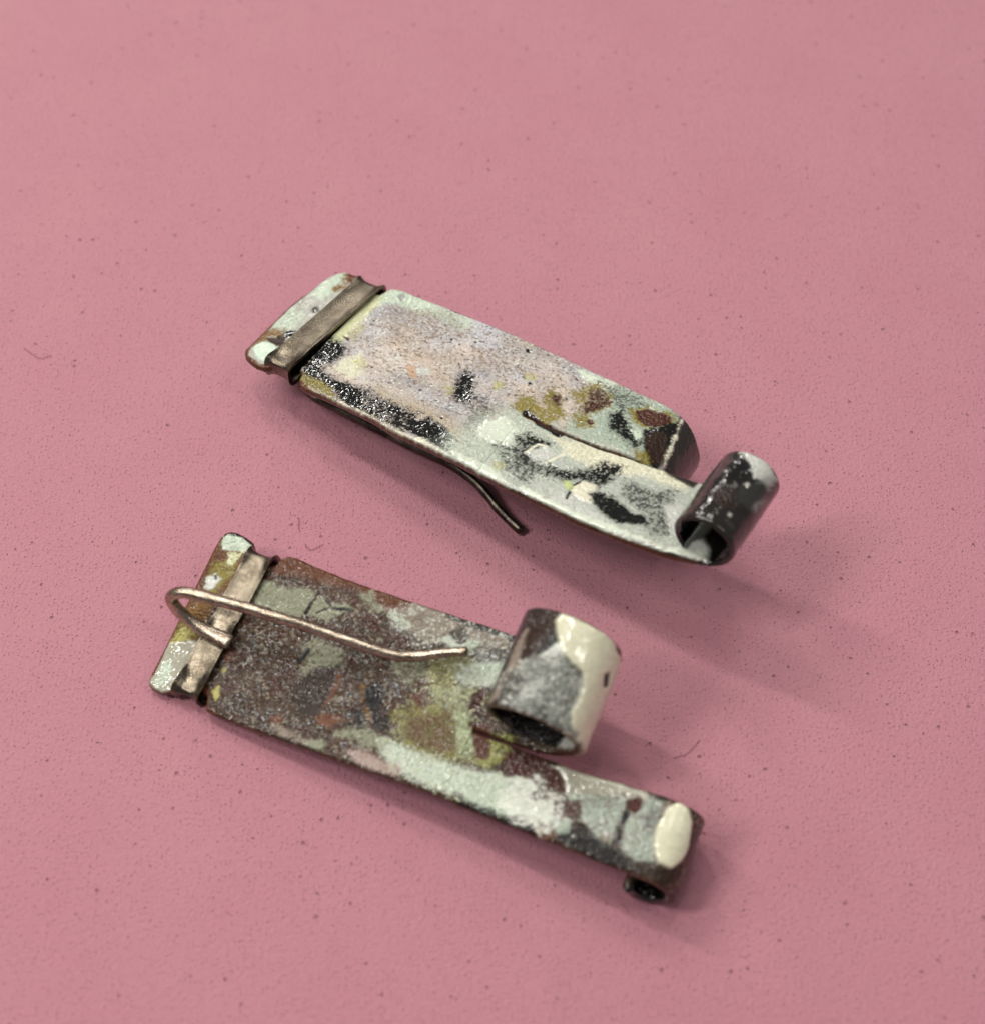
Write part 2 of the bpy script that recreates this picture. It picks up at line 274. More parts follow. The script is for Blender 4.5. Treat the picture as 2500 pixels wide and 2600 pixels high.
  ('black',0,0.07,0.1,0.05,1.0,[(6.78,3.22),(6.83,3.29),(6.95,3.26),(6.96,3.15),(6.88,3.13)]),
  ('black',0,0.07,0.1,0.05,1.0,[(10.91,5.85),(10.95,5.9),(11.05,5.87),(11.06,5.79),(10.99,5.77)]),
  ('black',0,0.07,0.1,0.05,1.0,[(10.75,7.81),(10.81,7.88),(10.93,7.84),(10.94,7.74),(10.86,7.71)]),
  ('black',0,0.07,0.1,0.05,1.0,[(9.48,7.27),(9.52,7.33),(9.62,7.3),(9.63,7.21),(9.56,7.2)]),
  ('black',0,0.07,0.1,0.05,1.0,[(20.82,4.3),(20.88,4.38),(21.01,4.34),(21.01,4.22),(20.92,4.2)]),
  ('black',0,0.07,0.1,0.05,1.0,[(21.51,4.25),(21.56,4.3),(21.64,4.28),(21.64,4.2),(21.58,4.18)]),
  ('brownblack',0.16,0.12,0.14,0.3,1.0,[(8.23,9.44),(12.13,9.62),(14.18,9.48),(16.19,9.34),(18.17,9.2),(20.09,9.12),(22.0,8.99),(23.5,8.9)]),
  ('brown',0.14,0.12,0.12,0.3,1.0,[(5.15,9.5),(7.8,9.56),(11.7,9.52)]),
  ('whitecream',0.05,0.25,0.4,0.9,1.0,[(23.74,8.53),(24.11,7.36),(24.21,6.43),(24.53,5.65),(24.4,4.79)]),  # highlight along the fold ridge, painted in as a pale line
  ('black',0,0.4,0.3,0.1,1.0,[(30.2,-1),(40,-1),(40,6),(28.6,6),(28.7,1.6),(29.4,0.9)]),  # inside of the scroll painted black to stand for its unlit hollow
  ('rustdark',0,0.4,0.3,0.5,1.0,[(30.6,0.3),(31.6,0.4),(31.4,1.4),(30.7,1.2)]),
 ],
 'Ab': [
  ('palegrey',0,0.25,0.3,0.3,1.0,[(34.05,5.35),(33.4,5.4),(32.5,5.36),(32.1,5.21),(32.5,4.37),(33.0,4.26),(33.65,4.85)]),
  ('black',0,0.3,0.3,0.3,1.0,[(34.1,4.6),(33.65,4.75),(33.2,4.16),(33.25,3.42),(33.75,3.21),(34.05,3.86)]),
  ('dkbrown',0,0.5,0.3,0.4,0.5,[(34.05,2.36),(33.35,2.97),(33.0,1.93),(33.55,1.63)]),
  ('grey',0,0.5,0.4,0.5,0.6,[(32.55,4.37),(32.2,5.07),(32.0,3.67),(32.1,2.93),(32.65,2.78)]),
  ('dkgrey',0,0.4,0.3,0.3,1.0,[(33.25,3.12),(32.5,4.27),(31.9,4.22),(32.4,2.49),(32.95,2.28)]),
  ('blob',0,0.12,0.1,0.05,1.0,[(34.2,3.76),(34.15,3.86),(34.05,3.76),(34.05,3.66)]),
  ('blob',0,0.12,0.1,0.05,1.0,[(34.15,4.6),(34.15,4.65),(34.05,4.6),(34.1,4.55)]),
  ('blob',0,0.12,0.1,0.05,1.0,[(34.1,2.31),(34.1,2.41),(34.0,2.36),(34.05,2.26)]),
  ('blob',0,0.12,0.1,0.05,1.0,[(33.1,3.42),(33.05,3.62),(32.95,3.62),(32.95,3.37)]),
  ('blob',0,0.12,0.1,0.05,1.0,[(32.95,1.29),(32.95,1.44),(32.85,1.44),(32.85,1.29)]),
  ('blob',0,0.12,0.1,0.05,1.0,[(33.0,4.11),(33.0,4.21),(32.9,4.21),(32.95,4.06)]),
  ('blob',0,0.12,0.1,0.05,1.0,[(34.15,5.2),(34.15,5.25),(34.05,5.2),(34.1,5.15)]),
 ],
 'Bt': [
  ('headbrown',0,0.1,0,0,1.0,[(-2.45,-1.27),(-3.59,3.26),(-2.52,11.37),(2.25,9.8),(1.89,9.22),(1.31,4.73),(1.79,0.31),(1.89,-0.85)]),
  ('brown',0,0.4,0.3,0.4,1.0,[(-0.15,6.02),(-0.09,7.18),(0.14,8.53),(0.89,8.48),(0.5,7.7),(0.35,6.32)]),
  ('mint',0,0.15,0.25,0.8,0.95,[(0.03,9.39),(0.84,9.74),(1.64,9.45),(1.78,9.24),(1.58,8.79),(0.83,8.72),(0.3,8.66)]),
  ('olive',0,0.35,0.3,0.9,0.8,[(0.27,7.62),(0.83,8.08),(1.44,8.42),(1.6,7.85),(1.27,6.84),(1.04,6.26),(0.52,6.26),(0.27,6.8)]),
  ('mintyel',0,0.4,0.3,0.8,0.7,[(0.89,8.48),(1.5,8.83),(1.47,8.24),(0.97,7.94)]),
  ('palegrey',0,0.25,0.3,0.5,1.0,[(0.22,6.78),(0.62,7.14),(0.99,6.99),(0.82,6.43),(0.41,6.34)]),
  ('brownblack',0,0.06,0.05,0,1.0,[(0.55,7.06),(0.66,7.13),(0.83,6.93),(0.72,6.86)]),
  ('gold',0,0.4,0.3,0.9,0.6,[(0.05,4.89),(0.76,5.53),(1.2,4.69),(0.49,4.55)]),
  ('olive',0,0.35,0.3,0.9,0.8,[(-0.04,3.92),(0.54,4.2),(1.36,3.75),(1.0,3.19),(0.1,2.8)]),
  ('yellow',0,0.4,0.3,0.9,0.6,[(-0.04,2.81),(0.24,3.78),(0.81,3.68),(0.51,3.01)]),
  ('greyglass',0,0.3,0.3,0.5,1.0,[(-0.07,2.74),(1.38,3.45),(1.51,2.95),(1.59,1.45),(1.36,0.52),(0.71,0.15),(-0.1,0.46),(-0.04,1.45)]),
  ('mint',0,0.3,0.3,0.8,0.95,[(0.28,1.7),(0.48,1.95),(0.72,1.25),(0.66,0.62),(0.34,0.37),(0.28,0.96)]),
  ('brown',0.16,0.15,0.12,0.3,1.0,[(0.2,9.97),(-0.17,9.13),(-0.23,7.45),(-0.26,5.98),(-0.29,4.15),(-0.23,2.43),(-0.18,0.97)]),
  ('brownblack',0.22,0.12,0.12,0.3,1.0,[(-0.06,9.69),(1.02,9.78),(1.91,9.58)]),
  ('brown',0,0.4,0.3,0.4,1.0,[(3.37,8.48),(3.84,9.56),(4.66,9.62),(7.78,9.46),(10.75,9.49),(11.72,9.47),(11.16,8.76),(9.6,8.78),(7.99,9.01),(6.58,8.81),(4.76,8.64),(3.94,8.27)]),
  ('greengrey',0,0.2,0.4,0.4,1.0,[(3.25,7.8),(3.9,7.91),(4.33,7.44),(4.84,7.69),(5.93,8.08),(6.46,7.9),(6.46,7.1),(5.84,6.44),(4.26,6.42),(3.28,6.19),(3.29,7.07)]),
  ('greengrey',0,0.2,0.4,0.5,1.0,[(6.2,7.4),(6.46,8.12),(7.19,7.87),(8.11,8.13),(8.79,7.97),(7.89,7.35),(7.5,6.91),(6.32,6.85)]),
  ('greengrey',0,0.3,0.4,0.5,1.0,[(4.14,7.55),(5.02,7.79),(6.05,8.02),(6.13,6.93),(5.09,6.55),(4.67,6.47)]),
  ('matteblack',0.08,0.08,0.2,0.3,1.0,[(6.49,8.14),(6.35,7.49),(6.29,6.91)]),
  ('matteblack',0.09,0.08,0.25,0.3,1.0,[(7.09,7.91),(7.51,7.65),(8.68,7.89)]),
  ('matteblack',0.08,0.08,0.2,0.3,1.0,[(6.87,7.12),(7.32,7.58)]),
  ('greengrey',0,0.5,0.3,1.1,0.7,[(6.91,5.16),(7.53,5.9),(8.81,5.57),(9.33,5.11),(8.02,4.26),(7.48,3.7),(7.47,4.64)]),
  ('matteblack',0.12,0.1,0.3,0.3,1.0,[(7.08,4.35),(7.28,4.71),(7.29,5.15)]),
  ('greengrey',0,0.4,0.3,1.1,0.75,[(8.24,8.81),(9.17,9.07),(9.66,8.65),(10.41,8.63),(9.96,8.32),(9.02,8.42)]),
  ('rustdark',0,0.4,0.3,0.8,0.7,[(7.61,8.88),(8.34,8.92),(9.18,8.41),(8.39,8.49)]),
  ('rust2',0,0.3,0.3,0.6,0.9,[(10.07,8.73),(11.21,9.14),(11.09,8.59),(10.31,8.52)]),
  ('rustdark',0,0.4,0.3,0.9,0.7,[(9.13,7.72),(10.2,7.97),(10.24,7.4),(9.55,7.29)]),
  ('rustdark',0,0.4,0.3,0.9,0.7,[(10.8,7.46),(12.26,7.63),(12.05,6.98),(11.16,7.01)]),
  ('lilacgrey',0,0.4,0.3,0.8,0.9,[(10.47,8.5),(11.46,9.23),(12.93,9.54),(14.57,9.42),(14.17,8.69),(14.09,8.08),(13.11,7.51),(11.84,7.91),(10.96,8.24)]),
  ('mint',0,0.4,0.3,1,0.6,[(10.59,8.55),(11.31,8.44),(11.94,8.17),(11.5,7.86)]),
  ('lilacgrey',0,0.3,0.3,0.4,1.0,[(14.66,9.23),(15.43,9.58),(16.73,9.55),(17.38,8.86),(16.22,8.58),(15.2,8.64)]),
  ('mint',0,0.35,0.3,0.6,0.9,[(13.84,8.14),(14.33,8.68),(15.08,8.59),(15.8,8.57),(15.45,8.08),(14.41,7.84)]),
  ('dkbrown',0,0.15,0.25,0.3,1.0,[(13.98,8.55),(14.48,8.98),(14.97,8.77),(14.99,8.38),(14.68,8.19)]),
  ('matteblack',0.34,0.2,0.25,0.2,1.0,[(13.65,9.55),(15.07,9.6),(17.17,9.68)]),
  ('mint',0,0.4,0.4,0.8,0.95,[(15.25,7.23),(16.49,7.97),(17.67,8.26),(18.14,7.17),(17.17,6.74),(15.88,6.12),(14.98,6.56)]),
  ('dkgrey',0,0.4,0.3,0.9,0.7,[(15.42,8.14),(16.82,8.52),(17.15,8.07),(15.93,7.62)]),
  ('green',0,0.35,0.3,1.2,0.72,[(13.78,6.68),(15.13,7.82),(15.78,7.64),(15.09,6.46),(15.27,5.75),(14.39,5.49),(13.94,6.17)]),
  ('greenmint',0,0.35,0.3,1.2,0.72,[(14.39,5.49),(15.83,6.24),(16.77,6.52),(16.48,5.57),(16.84,5.07),(16.75,4.14),(15.98,4.61),(14.87,4.89)]),
  ('greengrey',0,0.5,0.3,1.2,0.6,[(12.04,6.04),(13.17,6.6),(13.94,6.17),(13.11,5.29),(12.45,5.47)]),
  ('rustbrown',0,0.5,0.5,1.3,0.28,[(13.99,2.12),(13.4,3.71),(14.19,5.77),(13.84,6.7),(15.16,7.76),(16.71,6.49),(16.8,4.99),(17.77,2.95),(17.21,2.8),(16.86,2.33),(15.56,2.1)]),
  ('brownblack',0,0.5,0.5,1.3,0.15,[(13.99,2.12),(13.4,3.71),(14.19,5.77),(13.84,6.7),(15.16,7.76),(16.71,6.49),(16.8,4.99),(17.77,2.95),(17.21,2.8),(16.86,2.33),(15.56,2.1)]),
  ('whitemint',0,0.5,0.5,1.3,0.16,[(13.99,2.12),(13.4,3.71),(14.19,5.77),(13.84,6.7),(15.16,7.76),(16.71,6.49),(16.8,4.99),(17.77,2.95),(17.21,2.8),(16.86,2.33),(15.56,2.1)]),
  ('yellow',0,0.5,0.5,1.3,0.12,[(13.99,2.12),(13.4,3.71),(14.19,5.77),(13.84,6.7),(15.16,7.76),(16.71,6.49),(16.8,4.99),(17.77,2.95),(17.21,2.8),(16.86,2.33),(15.56,2.1)]),
  ('rustdark',0,0.08,0.15,0.1,1.0,[(16.41,5.96),(16.85,6.58),(17.08,6.04),(16.96,5.36),(16.56,5.14)]),
  ('rustbrown',0,0.25,0.3,0.6,0.9,[(13.48,4.87),(14.03,5.25),(14.54,4.28),(14.07,3.89)]),
  ('green',0,0.9,0.7,1.3,0.6,[(13.28,3.67),(13.84,4.02),(15.04,4.82),(15.96,4.67),(16.72,3.58),(17.23,2.74),(16.86,2.33),(15.56,2.1),(14.16,2.05)]),
  ('rustbrown',0,0.9,0.8,1.3,0.5,[(13.91,3.69),(15.03,4.05),(15.76,4.81),(16.37,3.58),(16.49,3.01),(14.98,2.6),(14.2,2.76)]),
  ('greenmint',0,0.3,0.3,1.2,0.72,[(15.93,4.73),(16.83,4.93),(17.77,2.95),(17.21,2.8),(16.47,3.83)]),
  ('green',0,0.35,0.3,1.2,0.72,[(18.02,4.28),(19.21,4.73),(19.38,3.7),(18.74,2.78),(17.79,2.75)]),
  ('rustbrown',0,0.25,0.3,0.6,0.95,[(17.09,4.41),(17.89,4.81),(18.54,3.24),(17.95,3.02)]),
  ('rustdark',0,0.15,0.3,0.3,1.0,[(16.69,4.6),(17.2,4.73),(17.24,4.47),(16.88,4.33)]),
  ('rustdark',0,0.2,0.3,0.3,1.0,[(19.11,3.05),(19.55,4.1),(20.17,2.65),(19.65,2.58)]),
  ('mint',0,0.4,0.3,0.8,0.95,[(13.15,2.08),(14.08,2.23),(15.53,2.16),(17.0,2.31),(18.57,2.37),(20.09,2.68),(20.64,2.36),(20.5,1.64),(16.81,0.88),(15.02,0.94),(14.05,1.05),(13.21,1.48)]),
  ('mint',0,0.35,0.3,0.8,0.95,[(17.66,2.18),(19.08,2.54),(20.19,2.71),(20.67,2.09),(20.93,0.97),(20.22,0.4),(18.35,0.62)]),
  ('whitemint',0,0.35,0.5,0.7,1.0,[(20.12,1.66),(22.39,2.54),(23.1,1.88),(22.65,1.21),(21.19,0.71),(20.53,0.88)]),  # pale mint whitened with the glare on the near tine
  ('whitemint',0,0.25,0.3,0.9,0.9,[(19.98,2.85),(20.88,3.34),(21.37,2.87),(21.19,2.08),(20.6,1.92)]),
  ('pinkgrey',0,0.4,0.3,0.7,0.85,[(11.36,0.99),(12.79,1.32),(14.6,1.26),(14.6,0.78),(12.69,0.6)]),
  ('copper',0.12,0.3,0.3,0.9,0.8,[(9.46,4.36),(9.49,3.45),(9.42,2.82)]),
  ('copper',0,0.3,0.4,0.5,1.0,[(9.23,2.07),(9.86,2.45),(10.74,2.43),(10.26,1.76),(9.56,1.7)]),
  ('copper',0,0.3,0.3,0.5,0.8,[(6.98,1.22),(7.57,1.38),(7.66,1.05),(7.19,0.95)]),
  ('dkbrown',0,0.35,0.3,0.5,1.0,[(7.52,3.14),(8.05,4.2),(9.19,4.77),(9.4,3.41),(9.36,2.26),(8.48,1.79),(7.56,2.3)]),
  ('gold',0.06,0.3,0.3,1,0.7,[(10.87,4.32),(11.19,3.73),(11.57,3.3),(11.92,2.87)]),
  ('matteblack',0,0.25,0.3,0.5,1.0,[(11.12,4.2),(11.47,4.76),(12.07,4.48),(12.35,3.81),(11.97,3.38),(11.36,3.51)]),
  ('matteblack',0,0.4,0.3,0.8,0.8,[(10.83,3.03),(11.29,3.27),(11.88,2.65),(11.38,2.46)]),
  ('matteblack',0,0.5,0.3,0.9,0.7,[(12.05,3.2),(12.55,3.53),(13.12,2.77),(12.51,2.54)]),
  ('greengrey',0,0.4,0.3,1.1,0.8,[(10.56,1.59),(11.87,2.36),(13.28,2.27),(13.43,1.63),(11.78,1.63)]),
  ('greengrey',0,0.3,0.3,0.8,0.9,[(9.31,0.69),(10.23,0.91),(10.62,0.56),(9.76,0.38)]),
  ('lilacgrey',0,0.4,0.3,0.8,0.8,[(7.34,0.79),(8.33,0.89),(9.28,0.61),(8.1,0.45)]),
  ('yellow',0,0.12,0.2,0.3,1.0,[(3.35,1.26),(3.62,1.66),(3.91,1.23),(3.83,0.83)]),
  ('yellow',0,0.15,0.2,0.3,0.8,[(3.34,2.52),(3.59,2.8),(3.64,2.57),(3.53,2.41)]),
  ('copper',0,0.3,0.3,0.9,0.8,[(3.08,3.28),(3.46,3.54),(3.81,3.24),(3.51,2.83)]),
  ('copper',0.22,0.3,0.2,0.3,1.0,[(3.09,1.16),(3.37,0.36),(3.68,0.12),(4.37,0.02)]),
  ('brownblack',0.16,0.25,0.25,0.3,1.0,[(7.44,0.13),(9.26,0.19),(10.69,0.25),(12.14,0.25),(13.56,0.28),(14.94,0.36),(16.34,0.36),(17.04,0.36)]),
  ('matteblack',0.3,0.4,0.4,0.8,1.0,[(18.35,0.62),(19.58,0.52),(21.19,0.71),(22.1,0.64)]),
  ('dkgrey',0,0.5,0.5,1.3,0.16,[(13.15,2.08),(14.08,2.23),(15.53,2.16),(17.0,2.31),(18.57,2.37),(20.09,2.68),(20.76,2.07),(18.14,0.99),(15.02,0.94),(13.21,1.48)]),
  ('palegrey',0,0.5,0.5,1.3,0.25,[(13.15,2.08),(14.08,2.23),(15.53,2.16),(17.0,2.31),(18.57,2.37),(20.09,2.68),(20.76,2.07),(18.14,0.99),(15.02,0.94),(13.21,1.48)]),
  ('greenmint',0,0.5,0.5,1.3,0.2,[(13.15,2.08),(14.08,2.23),(15.53,2.16),(17.0,2.31),(18.57,2.37),(20.09,2.68),(20.76,2.07),(18.14,0.99),(15.02,0.94),(13.21,1.48)]),
  ('dkgrey2',0,0.5,0.5,1.3,0.2,[(10.44,8.57),(11.46,9.23),(12.93,9.54),(15.43,9.58),(17.16,9.36),(18.11,7.16),(15.86,6.18),(13.96,8.04),(12.8,7.4)]),
  ('fleckwhite',0,0.5,0.5,1.3,0.16,[(10.44,8.57),(11.46,9.23),(12.93,9.54),(15.43,9.58),(17.16,9.36),(18.11,7.16),(15.86,6.18),(13.96,8.04),(12.8,7.4)]),
  ('rust3',0,0.12,0.25,0.2,1.0,[(19.14,3.77),(20.37,4.21),(21.82,3.92),(22.62,3.57),(23.01,2.78),(22.56,2.47),(22.05,2.48),(21.37,2.87),(20.76,2.93),(19.89,2.89)]),
  ('rust3',0,0.15,0.25,0.2,1.0,[(22.3,2.58),(23.65,2.99),(24.32,2.93),(23.99,2.16),(23.31,2.07),(23.14,1.61),(22.66,1.71)]),
  ('brown',0,0.15,0.2,0.3,1.0,[(21.96,0.8),(22.61,1.3),(23.27,0.95),(22.66,0.5)]),
  ('greyglass',0,0.12,0.2,0.1,1.0,[(21.76,4.04),(22.53,4.3),(23.8,4.39),(25.23,4.43),(26.56,4.48),(26.69,4.13),(25.66,3.7),(24.62,3.44),(23.65,2.99),(23.18,2.74),(22.84,3.04),(22.46,3.58)]),
  ('mint',0,0.2,0.3,0.8,0.95,[(22.85,3.01),(23.69,3.26),(24.85,3.57),(24.31,3.14),(23.19,2.71)]),
  ('dkgrey2',0,0.3,0.3,0.5,1.0,[(23.15,1.05),(24.07,1.97),(25.06,1.65),(25.74,1.36),(26.41,1.62),(26.74,0.98),(26.49,0.53),(25.35,0.57),(23.87,0.69)]),
  ('farmint',0,0.2,0.3,0.7,0.95,[(23.64,3.02),(25.47,3.81),(26.06,3.04),(25.79,2.29),(25.78,1.44),(25.1,1.53),(24.71,1.8),(23.94,1.93)]),
  ('farmint',0,0.25,0.3,0.8,0.9,[(22.62,1.63),(23.54,1.84),(23.65,1.24),(23.18,0.99)]),
  ('farmint',0,0.3,0.3,0.8,0.9,[(25.9,2.9),(26.69,4.13),(27.33,4.31),(27.68,2.68),(28.12,1.38),(27.22,1.17),(26.28,1.43)]),
  ('dkgrey',0,0.5,0.3,0.9,0.6,[(26.68,3.28),(27.27,3.93),(27.68,2.68),(27.27,2.66)]),
  ('rust3',0,0.1,0.2,0.3,1.0,[(25.79,3.72),(26.32,4.1),(26.54,3.72),(26.31,3.31),(25.93,3.38)]),
  ('matteblack',0.2,0.12,0.3,0.3,1.0,[(25.97,3.11),(25.95,2.35),(26.04,1.76)]),
  ('lilacgrey',0,0.15,0.3,0.3,1.0,[(25.12,1.68),(25.56,1.99),(25.67,1.54),(25.36,1.42)]),
  ('dkbrown',0,0.2,0.3,0.4,1.0,[(27.1,1.12),(28.11,1.41),(28.91,1.49),(29.43,2.11),(29.79,1.35),(28.83,0.63),(27.58,0.62)]),
  ('matteblack',0,0.15,0.2,0.3,1.0,[(26.55,4.51),(27.26,4.67),(27.88,4.52),(27.18,4.32)]),
  ('dkgrey',0,0.4,0.5,1.4,0.22,[(23.01,2.78),(25.47,3.81),(27.27,4.29),(27.68,2.68),(28.06,1.36),(26.45,1.35),(25.69,1.48),(24.07,1.97)]),
  ('fleckwhite',0,0.4,0.5,1.4,0.14,[(23.01,2.78),(25.47,3.81),(27.27,4.29),(27.68,2.68),(28.06,1.36),(26.45,1.35),(25.69,1.48),(24.07,1.97)]),
  ('rust3',0,0.4,0.5,1.4,0.1,[(23.01,2.78),(25.47,3.81),(27.27,4.29),(27.68,2.68),(28.06,1.36),(26.45,1.35),(25.69,1.48),(24.07,1.97)]),
  ('fleckwhite',0,0.5,0.6,1.3,0.5,[(20.03,2.57),(21.19,3.31),(22.66,2.58),(23.08,1.74),(22.45,0.99),(20.95,0.76),(20.19,1.33)]),  # white stipple standing for the same glare, put into the pigment
  ('matteblack',0.14,0.15,0.4,0.3,1.0,[(25.97,3.11),(25.95,2.35),(26.04,1.76)]),
  ('rust3',0,0.15,0.3,0.3,1.0,[(25.79,3.72),(26.32,4.1),(26.54,3.72),(26.31,3.31),(25.93,3.38)]),
  ('matteblack',0,0.5,0.6,1.0,0.6,[(23.38,0.85),(24.29,1.42),(25.33,1.33),(26.45,1.35),(27.22,0.82),(26.08,0.51),(24.79,0.56)]),
  ('creamglob',0,0.22,0.1,0.05,1.0,[(27.54,3.05),(27.74,4.15),(28.12,4.62),(28.61,4.52),(29.07,3.93),(29.44,2.81),(29.37,2.09),(28.91,1.49),(28.21,1.49),(27.7,2.27)]),
  ('blob',0,0.1,0.1,0.05,1.0,[(26.5,2.04),(26.55,2.16),(26.67,2.11),(26.62,1.99)]),
  ('blob',0,0.1,0.1,0.05,1.0,[(24.92,2.31),(24.98,2.45),(25.13,2.39),(25.06,2.24)]),
  ('blob',0,0.1,0.1,0.05,1.0,[(24.18,1.98),(24.23,2.1),(24.35,2.05),(24.3,1.93)]),
  ('blob',0,0.1,0.1,0.05,1.0,[(25.32,1.83),(25.37,1.93),(25.48,1.89),(25.43,1.78)]),
  ('blob',0,0.1,0.1,0.05,1.0,[(23.38,2.42),(23.42,2.51),(23.5,2.47),(23.47,2.39)]),
  ('blob',0,0.1,0.1,0.05,1.0,[(26.52,1.52),(26.58,1.65),(26.71,1.6),(26.65,1.47)]),
  ('blob',0,0.1,0.1,0.05,1.0,[(22.35,0.56),(22.38,0.64),(22.47,0.6),(22.43,0.52)]),
  ('blob',0,0.1,0.1,0.05,1.0,[(23.89,1.16),(23.93,1.26),(24.03,1.21),(23.99,1.12)]),
  ('black',0,0.2,0.2,0.05,1.0,[(20.9,4.95),(34,4.95),(34,11),(20.9,11)]),  # drum interior blackened: shade of the hollow put into the pigment
  ('matteblack',0,0.4,0.4,0.3,1.0,[(19.0,4.9),(21.5,4.9),(21.5,10),(19.4,10)]),  # shade under the drum painted onto the tine floor
  ('palegrey',0,0.3,0.3,0.3,1.0,[(21.6,4.95),(23.2,4.95),(23.6,6.2),(22.0,6.0)]),
 ],
 'Bb': [
  ('creamglob',0,0.3,0.4,0.1,1.0,[(20.5,4.6),(25.5,4.6),(26.2,7),(25.8,10.6),(20.5,10.6)]),
  ('black',0,0.2,0.3,0.3,1.0,[(23.3,9.6),(25.6,9.9),(25.4,10.5),(23.3,10.5)]),
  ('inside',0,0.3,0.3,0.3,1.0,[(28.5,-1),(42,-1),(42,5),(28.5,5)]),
  ('black',0,0.3,0.3,0.3,1.0,[(31.0,-1),(42,-1),(42,5),(31,5)]),  # dark hollow of the near scroll, shade painted as black
  ('greymint',0,0.5,0.8,0.9,0.78,[(29.46,6.48),(28.16,7.78),(26.96,8.41),(25.71,7.42),(25.01,5.4),(26.11,5.02),(27.41,5.01),(28.76,4.99)]),
  ('dkbrown',0,0.35,0.4,0.4,1.0,[(29.26,10.21),(28.16,10.29),(27.91,9.99),(27.81,9.39),(27.81,8.36),(28.16,7.83),(28.76,7.62),(29.11,7.87),(29.06,9.11)]),
  ('lilacgrey',0,0.3,0.3,0.4,1.0,[(29.56,5.99),(29.36,7.13),(29.41,8.36),(29.16,9.11),(28.71,7.27),(29.06,5.39),(29.71,5.04)]),
  ('dkgreen',0,0.35,0.4,0.5,1.0,[(28.91,6.82),(28.06,6.7),(28.11,5.81),(28.36,5.2),(29.11,5.09),(29.16,5.84)]),
  ('palegrey',0,0.25,0.4,0.4,1.0,[(27.71,8.5),(27.36,8.91),(27.06,8.26),(27.01,7.63),(27.56,7.61),(28.11,7.83)]),
  ('palegrey',0,0.25,0.4,0.4,1.0,[(28.11,6.25),(27.46,7.03),(27.21,6.59),(27.46,5.85),(28.06,5.56)]),
  ('palegrey',0,0.2,0.3,0.3,1.0,[(26.46,7.31),(26.16,7.77),(25.76,7.42),(25.96,6.64)]),
  ('dkgreen',0,0.3,0.4,0.4,1.0,[(27.31,5.9),(26.76,5.84),(26.51,5.14),(26.86,5.06),(27.46,5.5)]),
  ('dkgreen',0,0.25,0.3,0.3,1.0,[(26.51,8.0),(26.21,8.22),(25.86,7.62),(26.21,7.78)]),
  ('black',0,0.2,0.3,0.3,1.0,[(27.46,7.32),(27.21,7.43),(27.11,7.08),(27.31,7.03)]),
  ('dkbrown',0,0.2,0.3,0.4,1.0,[(29.71,5.04),(28.21,5.02),(26.81,5.01),(26.01,4.97),(24.26,4.91),(21.5,4.56),(27.31,5.01),(29.96,4.98)]),
  ('matteblack',0,0.4,0.6,1.2,0.46,[(29.46,6.48),(28.16,7.78),(26.96,8.41),(25.71,7.42),(25.01,5.4),(26.11,5.02),(27.41,5.01),(28.76,4.99)]),
  ('fleckwhite',0,0.4,0.6,1.2,0.22,[(29.46,6.48),(28.16,7.78),(26.96,8.41),(25.71,7.42),(25.01,5.4),(26.11,5.02),(27.41,5.01),(28.76,4.99)]),
  ('creamglob',0,0.25,0.15,0.05,1.0,[(27.86,9.79),(27.76,10.28),(27.06,10.28),(26.11,10.24),(25.36,10.15),(24.91,9.97),(25.36,9.16),(25.56,8.69),(25.46,8.39),(25.06,8.4),(24.61,8.04),(24.36,7.09),(24.36,5.91),(24.41,5.13),(24.76,5.3),(25.46,5.43),(25.76,5.9),(25.76,6.49),(25.76,7.42),(25.96,8.01),(26.46,8.19),(27.01,8.41),(27.51,9.05)]),
  ('black',0,0.1,0.1,0.3,1.0,[(25.66,10.18),(25.51,10.16),(25.11,10.13),(25.01,10.12)]),
  ('black',0,0.1,0.1,0.3,1.0,[(25.01,8.5),(24.71,8.73),(24.41,8.13),(24.71,7.95)]),
  ('blob',0,0.12,0.1,0.05,1.0,[(28.76,7.37),(28.71,7.47),(28.56,7.37),(28.61,7.28)]),
  ('blob',0,0.12,0.1,0.05,1.0,[(27.91,7.87),(27.86,7.97),(27.76,7.91),(27.81,7.82)]),
  ('blob',0,0.12,0.1,0.05,1.0,[(27.61,5.89),(27.61,5.99),(27.51,5.94),(27.56,5.84)]),
  ('blob',0,0.12,0.1,0.05,1.0,[(28.71,5.24),(28.66,5.34),(28.56,5.24),(28.61,5.2)]),
  ('blob',0,0.12,0.1,0.05,1.0,[(27.46,5.01),(27.41,5.01),(27.36,5.01),(27.41,5.01)]),
 ],
}

